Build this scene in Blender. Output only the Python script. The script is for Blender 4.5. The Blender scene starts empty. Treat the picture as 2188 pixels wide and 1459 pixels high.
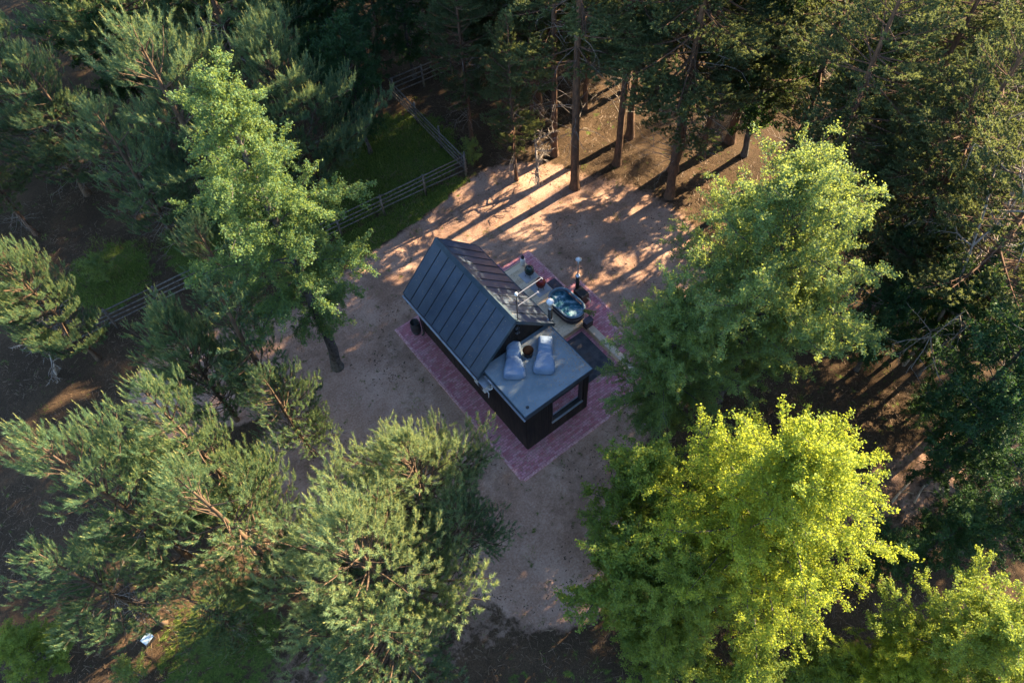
import bpy, math, random
import numpy as np
from mathutils import Vector, Matrix

# ------------------------------------------------------------------ camera, world, sun, exposure
scene = bpy.context.scene
COL = scene.collection
CAM_F = np.array([0.30002975, 0.44824896, -0.84205405])
CAM_R = np.array([0.78988677, -0.61166055, -0.04416186])
CAM_U = np.array([0.53484675, 0.65187748, 0.53758228])
CAM_P = np.array([-6.89256779, -9.8415074, 26.53919421])
cd = bpy.data.cameras.new("camera")
cam = bpy.data.objects.new("camera", cd)
COL.objects.link(cam)
M = Matrix.Identity(4)
for i in range(3):
    M[i][0] = CAM_R[i]; M[i][1] = CAM_U[i]; M[i][2] = -CAM_F[i]; M[i][3] = CAM_P[i]
cam.matrix_world = M
cd.sensor_width = 36.0
cd.lens = 36.0 * 1611.5228 / 2188.0
cd.clip_start = 0.1
cd.clip_end = 1500.0
scene.camera = cam

SUN_EL = 24.5
SUN_AZ = -2.0            # degrees from +x towards +y
w = bpy.data.worlds.new("World"); scene.world = w; w.use_nodes = True
wn = w.node_tree
bg = wn.nodes["Background"]
sky = wn.nodes.new("ShaderNodeTexSky")
sky.sky_type = 'NISHITA'; sky.sun_disc = False
sky.sun_elevation = math.radians(SUN_EL)
sky.sun_rotation = math.radians(90.0 - SUN_AZ)
wn.links.new(sky.outputs[0], bg.inputs[0])
bg.inputs[1].default_value = 0.085
sky.ozone_density = 3.0
sky.dust_density = 0.4
sd = bpy.data.lights.new("sun", 'SUN')
sd.energy = 5.0; sd.angle = math.radians(0.55); sd.color = (1.0, 0.79, 0.50)
so = bpy.data.objects.new("sun", sd); COL.objects.link(so)
e, a = math.radians(SUN_EL), math.radians(SUN_AZ)
SUN_D = Vector((math.cos(e) * math.cos(a), math.cos(e) * math.sin(a), math.sin(e)))
so.rotation_euler = SUN_D.to_track_quat('Z', 'Y').to_euler()
so.location = SUN_D * 80
scene.view_settings.view_transform = 'Standard'
scene.view_settings.look = 'None'
scene.view_settings.gamma = 1.0
scene.view_settings.exposure = 2.75
scene.view_settings.use_curve_mapping = False
scene.cycles.max_bounces = 6
scene.cycles.diffuse_bounces = 3
scene.cycles.glossy_bounces = 3
scene.cycles.transmission_bounces = 4

rng = random.Random(7)
nr = np.random.RandomState(11)
R_ = math.radians

# ------------------------------------------------------------------ helpers
def tag(o, label=None, cat=None, group=None, kind=None):
    if label: o["label"] = label
    if cat: o["category"] = cat
    if group: o["group"] = group
    if kind: o["kind"] = kind
    return o

def thing(name, loc=(0, 0, 0), rz=0.0, label=None, cat=None, group=None):
    o = bpy.data.objects.new(name, None)
    o.empty_display_size = 0.2
    COL.objects.link(o); o.location = loc; o.rotation_euler = (0, 0, rz)
    return tag(o, label, cat, group)

class MB:
    """collects shapes for one mesh"""
    def __init__(s): s.v = []; s.f = []
    def add(s, vs, fs):
        n = len(s.v); s.v += [tuple(p) for p in vs]; s.f += [tuple(i + n for i in f) for f in fs]; return s
    def box(s, x0, x1, y0, y1, z0, z1, m=None):
        vs = [(x0, y0, z0), (x1, y0, z0), (x1, y1, z0), (x0, y1, z0), (x0, y0, z1), (x1, y0, z1), (x1, y1, z1), (x0, y1, z1)]
        if m is not None: vs = [tuple(m @ Vector(p)) for p in vs]
        return s.add(vs, [(0, 3, 2, 1), (4, 5, 6, 7), (0, 1, 5, 4), (1, 2, 6, 5), (2, 3, 7, 6), (3, 0, 4, 7)])
    def tube(s, pts, rad, n=8, cap=True):
        pts = [Vector(p) for p in pts]
        if not hasattr(rad, '__len__'): rad = [rad] * len(pts)
        vs = []
        for i, p in enumerate(pts):
            d = (pts[min(i + 1, len(pts) - 1)] - pts[max(i - 1, 0)]).normalized()
            u = d.orthogonal().normalized() if i == 0 else (u - d * u.dot(d)).normalized()
            k = d.cross(u)
            for j in range(n):
                t = 2 * math.pi * j / n
                vs.append(p + (u * math.cos(t) + k * math.sin(t)) * rad[i])
        fs = []
        for i in range(len(pts) - 1):
            for j in range(n):
                fs.append((i * n + j, i * n + (j + 1) % n, (i + 1) * n + (j + 1) % n, (i + 1) * n + j))
        if cap:
            fs.append(tuple(range(n))[::-1]); fs.append(tuple((len(pts) - 1) * n + j for j in range(n)))
        return s.add(vs, fs)
    def lathe(s, prof, n=24, sx=1, sy=1, c=(0, 0, 0), cap=True):
        vs = []
        for r, z in prof:
            for j in range(n):
                t = 2 * math.pi * j / n
                vs.append((c[0] + r * math.cos(t) * sx, c[1] + r * math.sin(t) * sy, c[2] + z))
        fs = []
        for i in range(len(prof) - 1):
            for j in range(n):
                fs.append((i * n + j, i * n + (j + 1) % n, (i + 1) * n + (j + 1) % n, (i + 1) * n + j))
        if cap:
            fs.append(tuple(range(n))[::-1]); fs.append(tuple((len(prof) - 1) * n + j for j in range(n)))
        return s.add(vs, fs)
    def build(s, name, mat, parent=None, smooth=False, bevel=0):
        me = bpy.data.meshes.new(name); me.from_pydata(s.v, [], s.f); me.update()
        if mat: me.materials.append(mat)
        if smooth:
            me.polygons.foreach_set("use_smooth", [True] * len(me.polygons))
        o = bpy.data.objects.new(name, me); COL.objects.link(o)
        if parent: o.parent = parent
        if bevel:
            b = o.modifiers.new("bevel", 'BEVEL'); b.width = bevel; b.segments = 2; b.limit_method = 'ANGLE'
        return o

def np_mesh(name, V, faces, mats=(), midx=None, smooth=False):
    """faces: (n,k) int array"""
    me = bpy.data.meshes.new(name)
    V = np.asarray(V, np.float32); faces = np.asarray(faces, np.int32)
    n, k = faces.shape
    me.vertices.add(len(V)); me.vertices.foreach_set("co", V.ravel())
    me.loops.add(n * k); me.loops.foreach_set("vertex_index", faces.ravel())
    me.polygons.add(n)
    me.polygons.foreach_set("loop_start", np.arange(0, n * k, k, dtype=np.int32))
    me.polygons.foreach_set("loop_total", np.full(n, k, np.int32))
    for m in mats: me.materials.append(m)
    if midx is not None: me.polygons.foreach_set("material_index", np.asarray(midx, np.int32))
    if smooth: me.polygons.foreach_set("use_smooth", np.ones(n, bool))
    me.update(calc_edges=True)
    return me

# ------------------------------------------------------------------ materials
def nodemat(name, rough=0.8, spec=0.3):
    m = bpy.data.materials.new(name); m.use_nodes = True
    nt = m.node_tree; p = nt.nodes["Principled BSDF"]
    p.inputs["Roughness"].default_value = rough
    p.inputs["Specular IOR Level"].default_value = spec
    return m, nt, p

def N(nt, t, **kw):
    n = nt.nodes.new(t)
    for k, v in kw.items():
        if isinstance(v, (int, float, tuple)) and k.startswith("i_"): n.inputs[k[2:].replace("_", " ")].default_value = v
        else: setattr(n, k, v)
    return n

def ramp(nt, fac, stops):
    r = nt.nodes.new("ShaderNodeValToRGB")
    el = r.color_ramp.elements
    while len(el) < len(stops): el.new(0.5)
    for e_, (p, c) in zip(el, stops):
        e_.position = p; e_.color = (c[0], c[1], c[2], 1)
    nt.links.new(fac, r.inputs[0]); return r.outputs[0]

def coords(nt, kind="Object"):
    return nt.nodes.new("ShaderNodeTexCoord").outputs[kind]

def noise(nt, vec, scale, detail=4.0, rough=0.55, dist=0.0):
    n = nt.nodes.new("ShaderNodeTexNoise"); n.inputs["Scale"].default_value = scale
    n.inputs["Detail"].default_value = detail; n.inputs["Roughness"].default_value = rough
    n.inputs["Distortion"].default_value = dist
    if vec is not None: nt.links.new(vec, n.inputs["Vector"])
    return n.outputs["Fac"]

def mapping(nt, vec, scale=(1, 1, 1), rot=(0, 0, 0)):
    m = nt.nodes.new("ShaderNodeMapping"); m.inputs["Scale"].default_value = scale; m.inputs["Rotation"].default_value = rot
    nt.links.new(vec, m.inputs["Vector"]); return m.outputs[0]

def mix(nt, fac, a, b):
    m = nt.nodes.new("ShaderNodeMix"); m.data_type = 'RGBA'
    for sock, v in ((m.inputs[0], fac), (m.inputs[6], a), (m.inputs[7], b)):
        if isinstance(v, (int, float)): sock.default_value = v
        elif isinstance(v, tuple): sock.default_value = (v[0], v[1], v[2], 1)
        else: nt.links.new(v, sock)
    return m.outputs[2]

def math_(nt, op, a, b=0.0, clamp=False):
    m = nt.nodes.new("ShaderNodeMath"); m.operation = op; m.use_clamp = clamp
    for i, v in enumerate((a, b)):
        if isinstance(v, (int, float)): m.inputs[i].default_value = v
        else: nt.links.new(v, m.inputs[i])
    return m.outputs[0]

def bump(nt, p, h, strength=0.3, dist=0.02):
    b = nt.nodes.new("ShaderNodeBump"); b.inputs["Strength"].default_value = strength; b.inputs["Distance"].default_value = dist
    nt.links.new(h, b.inputs["Height"]); nt.links.new(b.outputs[0], p.inputs["Normal"])

def simple(name, c1, c2, scale=6, rough=0.7, stretch=(1, 1, 1), metal=0.0, spec=0.3, b=0.15, lo=0.35, hi=0.65):
    m, nt, p = nodemat(name, rough, spec)
    v = mapping(nt, coords(nt), stretch)
    n = noise(nt, v, scale, 6, 0.6)
    nt.links.new(ramp(nt, n, [(lo, c1), (hi, c2)]), p.inputs["Base Color"])
    p.inputs["Metallic"].default_value = metal
    if b: bump(nt, p, n, b, 0.01)
    return m

def foliage_mat(name, cols, trans_col, trans=0.4, vscale=1.2, rough=0.6, tint=0.12):
    m = bpy.data.materials.new(name); m.use_nodes = True; nt = m.node_tree
    p = nt.nodes["Principled BSDF"]; out = nt.nodes["Material Output"]
    p.inputs["Roughness"].default_value = rough; p.inputs["Specular IOR Level"].default_value = 0.25
    c = coords(nt)
    g = nt.nodes.new("ShaderNodeNewGeometry")
    n1 = noise(nt, c, vscale, 3)
    n2 = g.outputs["Random Per Island"]
    oi = nt.nodes.new("ShaderNodeObjectInfo").outputs["Random"]
    f = math_(nt, 'ADD', math_(nt, 'MULTIPLY', n1, 0.55), math_(nt, 'MULTIPLY', n2, 0.35))
    f = math_(nt, 'ADD', f, math_(nt, 'MULTIPLY', oi, tint))
    col = ramp(nt, f, [(0.25, cols[0]), (0.5, cols[1]), (0.75, cols[2])])
    nt.links.new(col, p.inputs["Base Color"])
    tr = nt.nodes.new("ShaderNodeBsdfTranslucent")
    tc = mix(nt, 0.5, col, trans_col)
    nt.links.new(tc, tr.inputs["Color"])
    mx = nt.nodes.new("ShaderNodeMixShader"); mx.inputs[0].default_value = trans
    nt.links.new(p.outputs[0], mx.inputs[1]); nt.links.new(tr.outputs[0], mx.inputs[2])
    nt.links.new(mx.outputs[0], out.inputs["Surface"])
    return m

MT = {}
MT['bark_pine'] = simple('pine_bark', (0.055, 0.035, 0.025), (0.16, 0.085, 0.05), 9, 0.9, (1, 1, 0.35), b=0.6)
MT['bark_orange'] = simple('orange_pine_bark', (0.05, 0.034, 0.024), (0.135, 0.085, 0.052), 8, 0.85, (1, 1, 0.4), b=0.4)
MT['bark_dark'] = simple('dark_birch_bark', (0.035, 0.03, 0.028), (0.12, 0.105, 0.095), 10, 0.9, (1, 1, 0.5), b=0.5)
MT['bark_grey'] = simple('dead_wood', (0.16, 0.13, 0.11), (0.34, 0.29, 0.25), 12, 0.85, (1, 1, 0.4), b=0.3)
MT['needle_young'] = foliage_mat('young_pine_needles', [(0.040, 0.095, 0.065), (0.070, 0.14, 0.080), (0.12, 0.18, 0.08)], (0.38, 0.44, 0.12), 0.36, 0.9)
MT['needle_tip'] = foliage_mat('pine_candle_tips', [(0.18, 0.21, 0.08), (0.28, 0.30, 0.10), (0.38, 0.37, 0.15)], (0.55, 0.52, 0.14), 0.3, 0.9)
MT['needle_old'] = foliage_mat('old_pine_needles', [(0.030, 0.066, 0.038), (0.070, 0.108, 0.050), (0.135, 0.155, 0.060)], (0.32, 0.34, 0.08), 0.36, 0.8)
MT['leaf_birch'] = foliage_mat('birch_leaves', [(0.065, 0.130, 0.070), (0.11, 0.19, 0.070), (0.21, 0.27, 0.06)], (0.58, 0.62, 0.08), 0.45, 0.8)
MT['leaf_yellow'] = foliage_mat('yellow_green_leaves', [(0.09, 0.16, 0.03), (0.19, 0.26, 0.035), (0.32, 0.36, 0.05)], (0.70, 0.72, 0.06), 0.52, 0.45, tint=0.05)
MT['needle_pale'] = foliage_mat('painted_sunlit_needles', [(0.07, 0.13, 0.08), (0.13, 0.20, 0.10), (0.22, 0.28, 0.12)], (0.55, 0.58, 0.18), 0.4, 0.8)  # paler copy of the young needles, sunlight put into the colour
MT['leaf_deep'] = foliage_mat('shade_dimmed_birch_leaves', [(0.045, 0.105, 0.060), (0.075, 0.145, 0.060), (0.14, 0.20, 0.055)], (0.44, 0.52, 0.07), 0.4, 0.7)  # darker copy of the birch leaves, shade put into the colour
MT['leaf_olive'] = foliage_mat('olive_green_leaves', [(0.07, 0.135, 0.04), (0.13, 0.20, 0.04), (0.23, 0.29, 0.05)], (0.58, 0.62, 0.06), 0.45, 0.6)
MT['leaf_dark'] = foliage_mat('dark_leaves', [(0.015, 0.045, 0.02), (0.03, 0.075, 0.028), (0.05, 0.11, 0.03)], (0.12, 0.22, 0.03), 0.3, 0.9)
MT['grass'] = foliage_mat('grass_blades', [(0.05, 0.09, 0.02), (0.10, 0.15, 0.025), (0.20, 0.22, 0.06)], (0.30, 0.34, 0.05), 0.35, 0.6)

# ground
def ground_material():
    m, nt, p = nodemat('forest_ground', 0.95, 0.1)
    c = coords(nt)
    a1 = nt.nodes.new("ShaderNodeAttribute"); a1.attribute_name = "sand"
    a2 = nt.nodes.new("ShaderNodeAttribute"); a2.attribute_name = "green"
    nb = noise(nt, c, 0.55, 6, 0.6, 0.4); nm = noise(nt, c, 2.6, 8, 0.7); nf = noise(nt, c, 14, 6, 0.7); nv = noise(nt, c, 45, 3, 0.7)
    fs = math_(nt, 'ADD', math_(nt, 'MULTIPLY', nb, 0.5), math_(nt, 'MULTIPLY', nf, 0.5))
    sand = ramp(nt, fs, [(0.38, (0.25, 0.145, 0.100)), (0.5, (0.39, 0.240, 0.175)), (0.62, (0.50, 0.33, 0.25))])
    # darker damp and trodden patches, pebbles and debris
    patch = ramp(nt, math_(nt, 'ADD', math_(nt, 'MULTIPLY', nm, 0.5), math_(nt, 'MULTIPLY', noise(nt, c, 0.28, 3, 0.5, 0.8), 0.5)), [(0.48, (0, 0, 0)), (0.60, (1, 1, 1))])
    sand = mix(nt, math_(nt, 'MULTIPLY', patch, 0.62), sand, (0.18, 0.105, 0.072))
    vo = nt.nodes.new("ShaderNodeTexVoronoi"); vo.inputs["Scale"].default_value = 5.5; nt.links.new(c, vo.inputs["Vector"])
    vr = nt.nodes.new("ShaderNodeTexNoise"); vr.inputs["Scale"].default_value = 0.8; nt.links.new(c, vr.inputs["Vector"])
    thr = math_(nt, 'MULTIPLY', vr.outputs["Fac"], 0.16)
    dot = math_(nt, 'LESS_THAN', vo.outputs["Distance"], math_(nt, 'SUBTRACT', thr, 0.035))
    sand = mix(nt, math_(nt, 'MULTIPLY', dot, 0.75), sand, (0.07, 0.05, 0.04))
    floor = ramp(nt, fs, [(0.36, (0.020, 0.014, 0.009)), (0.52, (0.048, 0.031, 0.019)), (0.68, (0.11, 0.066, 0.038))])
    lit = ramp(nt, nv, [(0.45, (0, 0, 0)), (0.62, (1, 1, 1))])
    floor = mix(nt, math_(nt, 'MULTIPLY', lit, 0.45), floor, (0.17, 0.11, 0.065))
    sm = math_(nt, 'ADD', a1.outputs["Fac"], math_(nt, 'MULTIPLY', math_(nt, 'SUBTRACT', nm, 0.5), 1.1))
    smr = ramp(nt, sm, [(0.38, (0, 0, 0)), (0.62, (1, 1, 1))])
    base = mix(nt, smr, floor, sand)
    green = ramp(nt, nf, [(0.35, (0.035, 0.055, 0.014)), (0.55, (0.085, 0.115, 0.022)), (0.7, (0.13, 0.14, 0.035))])
    gm = math_(nt, 'ADD', a2.outputs["Fac"], math_(nt, 'MULTIPLY', math_(nt, 'SUBTRACT', nm, 0.5), 2.8))
    gmr = ramp(nt, gm, [(0.42, (0, 0, 0)), (0.6, (1, 1, 1))])
    base = mix(nt, gmr, base, green)
    nt.links.new(base, p.inputs["Base Color"])
    h = math_(nt, 'ADD', math_(nt, 'MULTIPLY', nf, 0.7), math_(nt, 'MULTIPLY', nv, 0.5))
    bump(nt, p, h, 0.8, 0.06)
    return m

def sstep(x, a, b):
    t = np.clip((x - a) / (b - a), 0, 1); return t * t * (3 - 2 * t)

def seg_dist(X, Y, ax, ay, bx, by):
    dx, dy = bx - ax, by - ay
    t = np.clip(((X - ax) * dx + (Y - ay) * dy) / (dx * dx + dy * dy), 0, 1)
    return np.hypot(X - ax - t * dx, Y - ay - t * dy)

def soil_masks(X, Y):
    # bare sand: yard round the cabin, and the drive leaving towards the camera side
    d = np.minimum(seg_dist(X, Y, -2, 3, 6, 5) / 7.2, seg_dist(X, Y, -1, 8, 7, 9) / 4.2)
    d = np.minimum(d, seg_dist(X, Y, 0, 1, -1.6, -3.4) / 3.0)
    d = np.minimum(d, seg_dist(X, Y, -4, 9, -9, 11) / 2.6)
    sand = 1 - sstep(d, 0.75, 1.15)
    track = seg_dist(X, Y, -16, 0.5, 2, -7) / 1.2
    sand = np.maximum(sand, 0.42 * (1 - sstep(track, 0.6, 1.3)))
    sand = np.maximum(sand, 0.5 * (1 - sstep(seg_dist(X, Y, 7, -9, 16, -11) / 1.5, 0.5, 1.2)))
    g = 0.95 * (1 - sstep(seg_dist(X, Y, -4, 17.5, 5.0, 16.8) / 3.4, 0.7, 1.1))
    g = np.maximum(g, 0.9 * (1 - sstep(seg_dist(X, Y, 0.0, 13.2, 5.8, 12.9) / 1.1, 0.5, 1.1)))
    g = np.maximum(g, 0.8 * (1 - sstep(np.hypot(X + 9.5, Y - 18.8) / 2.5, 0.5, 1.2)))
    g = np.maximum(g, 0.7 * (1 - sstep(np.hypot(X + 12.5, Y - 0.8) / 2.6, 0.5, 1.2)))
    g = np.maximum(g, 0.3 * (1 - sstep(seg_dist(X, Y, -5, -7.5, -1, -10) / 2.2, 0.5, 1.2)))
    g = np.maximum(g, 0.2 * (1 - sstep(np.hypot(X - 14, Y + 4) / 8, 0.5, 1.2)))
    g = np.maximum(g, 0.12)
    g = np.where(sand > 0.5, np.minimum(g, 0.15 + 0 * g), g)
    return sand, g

def build_ground():
    def axis(lo, hi, step):
        mid = np.arange(lo, hi + 1e-6, step)
        k = np.array([2, 5, 10, 20, 40, 80, 160, 320, 600.0])
        return np.concatenate([lo - k[::-1], mid, hi + k])
    xs = axis(-26, 34, 0.2); ys = axis(-26, 44, 0.2)
    X, Y = np.meshgrid(xs, ys, indexing='ij')
    Z = np.zeros_like(X)
    for k in range(14):
        th = nr.rand() * 6.28; fr = 0.25 * 1.35 ** k if k < 8 else nr.uniform(1.5, 4)
        am = 0.055 / (1 + k * 0.35)
        Z += am * np.sin((X * math.cos(th) + Y * math.sin(th)) * fr + nr.rand() * 6.28)
    box = np.maximum(np.maximum(-2.0 - X, X - 7.6), np.maximum(-1.9 - Y, Y - 8.6))
    Z = Z * sstep(box, 0.0, 3.0) - 0.02 * (box > 0)
    far = np.maximum(np.maximum(-26 - X, X - 34), np.maximum(-26 - Y, Y - 44))
    Z = np.where(far > 0.1, 0.0, Z)
    nx, ny = X.shape
    idx = np.arange(nx * ny).reshape(nx, ny)
    F = np.stack([idx[:-1, :-1], idx[1:, :-1], idx[1:, 1:], idx[:-1, 1:]], -1).reshape(-1, 4)
    me = np_mesh("ground", np.stack([X, Y, Z], -1).reshape(-1, 3), F, [ground_material()], smooth=True)
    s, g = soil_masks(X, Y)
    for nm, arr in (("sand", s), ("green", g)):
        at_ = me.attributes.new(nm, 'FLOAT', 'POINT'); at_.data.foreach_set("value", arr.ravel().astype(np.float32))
    o = bpy.data.objects.new("ground", me); COL.objects.link(o); tag(o, kind="structure")
build_ground()

# ------------------------------------------------------------------ paving
def paver_material():
    m, nt, p = nodemat('red_paving', 0.8, 0.3)
    c = coords(nt); v = mapping(nt, c, (1, 1, 1))
    br = nt.nodes.new("ShaderNodeTexBrick"); nt.links.new(v, br.inputs["Vector"])
    br.inputs["Scale"].default_value = 5.0; br.inputs["Mortar Size"].default_value = 0.035
    br.inputs["Mortar Smooth"].default_value = 0.3
    br.inputs["Brick Width"].default_value = 1.0; br.inputs["Row Height"].default_value = 0.5
    br.inputs["Color1"].default_value = (0.46, 0.135, 0.165, 1); br.inputs["Color2"].default_value = (0.66, 0.30, 0.34, 1)
    br.inputs["Mortar"].default_value = (0.22, 0.12, 0.12, 1); br.inputs["Bias"].default_value = -0.1
    n = noise(nt, c, 2.2, 7, 0.7)
    dust = ramp(nt, n, [(0.48, (0, 0, 0)), (0.72, (1, 1, 1))])
    col = mix(nt, math_(nt, 'MULTIPLY', dust, 0.45), br.outputs["Color"], (0.46, 0.37, 0.33))
    nt.links.new(col, p.inputs["Base Color"])
    bump(nt, p, math_(nt, 'SUBTRACT', 1.0, br.outputs["Fac"]), 0.4, 0.01)
    return m
MT['paver'] = paver_material()
def slab(poly, z0, z1):
    n = len(poly)
    return [(x, y, z0) for x, y in poly] + [(x, y, z1) for x, y in poly], \
        [tuple(range(n))[::-1], tuple(range(n, 2 * n))] + [(i, (i + 1) % n, n + (i + 1) % n, n + i) for i in range(n)]
pv = MB()
pv.add(*slab([(-0.86, -0.82), (6.35, -0.82), (6.35, 2.62), (6.80, 2.62), (6.80, 4.9), (6.1, 4.9), (6.1, 7.65), (4.6, 7.65),
              (4.6, 7.9), (-0.86, 7.9)], -0.1, 0.035))
tag(pv.build("paving", MT['paver']), kind="structure")
MT['border'] = simple('pale_red_border_bricks', (0.46, 0.20, 0.20), (0.66, 0.38, 0.37), 14, 0.85, b=0.2, lo=0.42, hi=0.58)
kb = MB()
def brick_row(ax, ay, bx, by, w_=0.1):
    d_ = Vector((bx - ax, by - ay, 0)); L_ = d_.length; d_.normalize(); n_ = Vector((-d_.y, d_.x, 0)) * w_
    k_ = int(L_ / 0.2)
    for i in range(k_):
        p0 = Vector((ax, ay, 0)) + d_ * (L_ * i / k_ + 0.004); p1 = Vector((ax, ay, 0)) + d_ * (L_ * (i + 1) / k_ - 0.004); h_ = 0.05 + rng.uniform(-.005, .005)
        j_ = n_ * rng.uniform(-.05, .05)
        q_ = [p0 + j_, p1 + j_, p1 + n_ + j_, p0 + n_ + j_]
        kb.add([(q.x, q.y, -0.05) for q in q_] + [(q.x, q.y, h_) for q in q_], [(0, 3, 2, 1), (4, 5, 6, 7), (0, 1, 5, 4), (1, 2, 6, 5), (2, 3, 7, 6), (3, 0, 4, 7)])
for r_ in ((-0.87, -0.93, 6.35, -0.93), (6.36, -0.83, 6.36, 2.6), (6.81, 2.64, 6.81, 4.88), (6.11, 5.02, 6.11, 7.66), (-0.865, 7.905, -0.865, -0.83)):
    brick_row(*r_) if r_[0] > 0 or r_[1] < 0 else brick_row(*r_[:4], -0.1)
tag(kb.build("paving_border", MT['border']), kind="structure")
# a sawtooth of half bricks along the back step of the paving, and loose ends
zz = MB()
for k in range(5):
    zz.box(6.13 + k * 0.135, 6.21 + k * 0.135, 4.905, 4.975, -0.05, 0.034)
tag(zz.build("paving_edge", MT['paver']), kind="structure")

# ------------------------------------------------------------------ cabin
MT['board'] = simple('black_stained_boards', (0.008, 0.008, 0.010), (0.030, 0.022, 0.020), 7, 0.7, (1, 1, 0.15), spec=0.25, b=0.2)
MT['roof'] = simple('dark_metal_roof', (0.036, 0.054, 0.085), (0.056, 0.080, 0.120), 1.3, 0.38, spec=0.5, b=0.03)
def roof_streaks():
    m = MT['roof']; nt = m.node_tree; p = nt.nodes["Principled BSDF"]
    old = p.inputs["Base Color"].links[0].from_socket
    n_ = noise(nt, mapping(nt, coords(nt), (0.7, 5, 0.7)), 3.0, 6, 0.65)
    dust = ramp(nt, n_, [(0.5, (0, 0, 0)), (0.75, (1, 1, 1))])
    nt.links.new(mix(nt, math_(nt, 'MULTIPLY', dust, 0.35), old, (0.11, 0.12, 0.13)), p.inputs["Base Color"])
    nt.links.new(ramp(nt, n_, [(0.4, (0.34, 0.34, 0.34)), (0.7, (0.55, 0.55, 0.55))]), p.inputs["Roughness"])
roof_streaks()
MT['roof_seam'] = simple('dark_metal_seam', (0.012, 0.016, 0.024), (0.02, 0.026, 0.036), 5, 0.5, spec=0.4, b=0)
MT['trim'] = simple('grey_metal_trim', (0.22, 0.24, 0.27), (0.34, 0.36, 0.40), 4, 0.45, metal=0.3, b=0)
MT['trim_dark'] = simple('dark_metal_trim', (0.03, 0.05, 0.07), (0.05, 0.075, 0.10), 4, 0.4, b=0)
MT['steel'] = simple('bright_steel', (0.55, 0.57, 0.60), (0.75, 0.77, 0.80), 5, 0.3, metal=0.9, b=0)
MT['white'] = simple('white_paint', (0.68, 0.69, 0.70), (0.80, 0.80, 0.80), 5, 0.5, b=0)
MT['pale_metal'] = simple('pale_grey_metal', (0.20, 0.21, 0.25), (0.28, 0.29, 0.33), 5, 0.5, b=0)
MT['black'] = simple('black_steel', (0.012, 0.012, 0.014), (0.03, 0.028, 0.028), 8, 0.45, spec=0.5, b=0)
def membrane():
    m, nt, p = nodemat('grey_roof_membrane', 0.55, 0.4)
    c = coords(nt)
    n = noise(nt, c, 0.9, 6, 0.6, 0.5); n2 = noise(nt, c, 3.5, 8, 0.7); n3 = noise(nt, c, 30, 3, 0.6)
    col = ramp(nt, n, [(0.35, (0.12, 0.165, 0.20)), (0.65, (0.19, 0.235, 0.275))])
    st = ramp(nt, n2, [(0.55, (0, 0, 0)), (0.72, (1, 1, 1))])
    col = mix(nt, math_(nt, 'MULTIPLY', st, 0.5), col, (0.33, 0.30, 0.28))
    col = mix(nt, math_(nt, 'MULTIPLY', n3, 0.2), col, (0.06, 0.08, 0.09))
    nt.links.new(col, p.inputs["Base Color"]); bump(nt, p, n3, 0.15, 0.01)
    return m
MT['membrane'] = membrane()

cabin = thing("cabin", (0, 0, 0), 0, "black timber cabin with a steep dark metal roof and a flat roof terrace in front", "cabin")
W, YB, YG, ZT = 3.0, 7.05, 2.5, 2.95
RX, RZ, EX, EZ, RY0, RY1 = 1.5, 4.71, -0.37, 2.80, 2.36, 7.28
slope = (RZ - EZ) / (RX - EX)
def boards(mb, p0, dx, dy, length, z0, ztop, out, wid=0.115, skip=None):
    n = int(round(length / wid)); bw = length / n
    for i in range(n):
        s0, s1 = i * bw + 0.005, (i + 1) * bw - 0.005
        t = 0.022 + rng.uniform(0, 0.008)
        segs = [(z0, None)]
        if skip:
            xa, xb, za, zb = skip
            if s1 > xa and s0 < xb:
                segs = [(z0, za), (zb, None)]
        for (a0, b0) in segs:
            q = []
            for s in (s0, s1):
                for o_ in (0, t):
                    x = p0[0] + dx * s + out[0] * o_; y = p0[1] + dy * s + out[1] * o_
                    q.append((x, y, a0, b0 if b0 is not None else ztop(s)))
            vs = [(x, y, a) for x, y, a, b in q] + [(x, y, b) for x, y, a, b in q]
            mb.add(vs, [(0, 1, 3, 2), (4, 6, 7, 5), (0, 4, 5, 1), (1, 5, 7, 3), (3, 7, 6, 2), (2, 6, 4, 0)])
mb = MB()
WX0, WX1, WZ0, WZ1 = 1.19, 2.66, 0.95, 2.48
ztl = lambda s: 2.70
# front wall pieces round the window, side walls, back wall and gable: core then boards
mb.box(0.03, WX0, 0.03, 0.15, 0.0, 2.7); mb.box(WX1, W - 0.03, 0.03, 0.15, 0, 2.7)
mb.box(WX0, WX1, 0.03, 0.15, 0.0, WZ0); mb.box(WX0, WX1, 0.03, 0.15, WZ1, 2.7)
mb.box(0.03, 0.15, 0.15, YB, 0.0, 2.70); mb.box(W - 0.15, W - 0.03, 0.15, YB, 0.0, 2.70)
mb.box(0.15, W - 0.15, YB - 0.12, YB, 0.0, 2.70)
boards(mb, (0.03, 0.03), 1, 0, W - 0.06, 0.04, ztl, (0, -1), skip=(WX0 - 0.03, WX1 - 0.03, WZ0, WZ1))
boards(mb, (0.03, 0.03), 0, 1, YB - 0.03, 0.04, ztl, (-1, 0))
boards(mb, (W - 0.03, 0.03), 0, 1, YB - 0.03, 0.04, ztl, (1, 0))
boards(mb, (0.03, YB), 1, 0, W - 0.06, 0.04, ztl, (0, 1))
mb.build("wall", MT['board'], cabin)
gb = MB()
def gable_top(s):
    x = 0.03 + s
    return RZ - 0.16 - abs(x - RX) * slope
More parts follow.
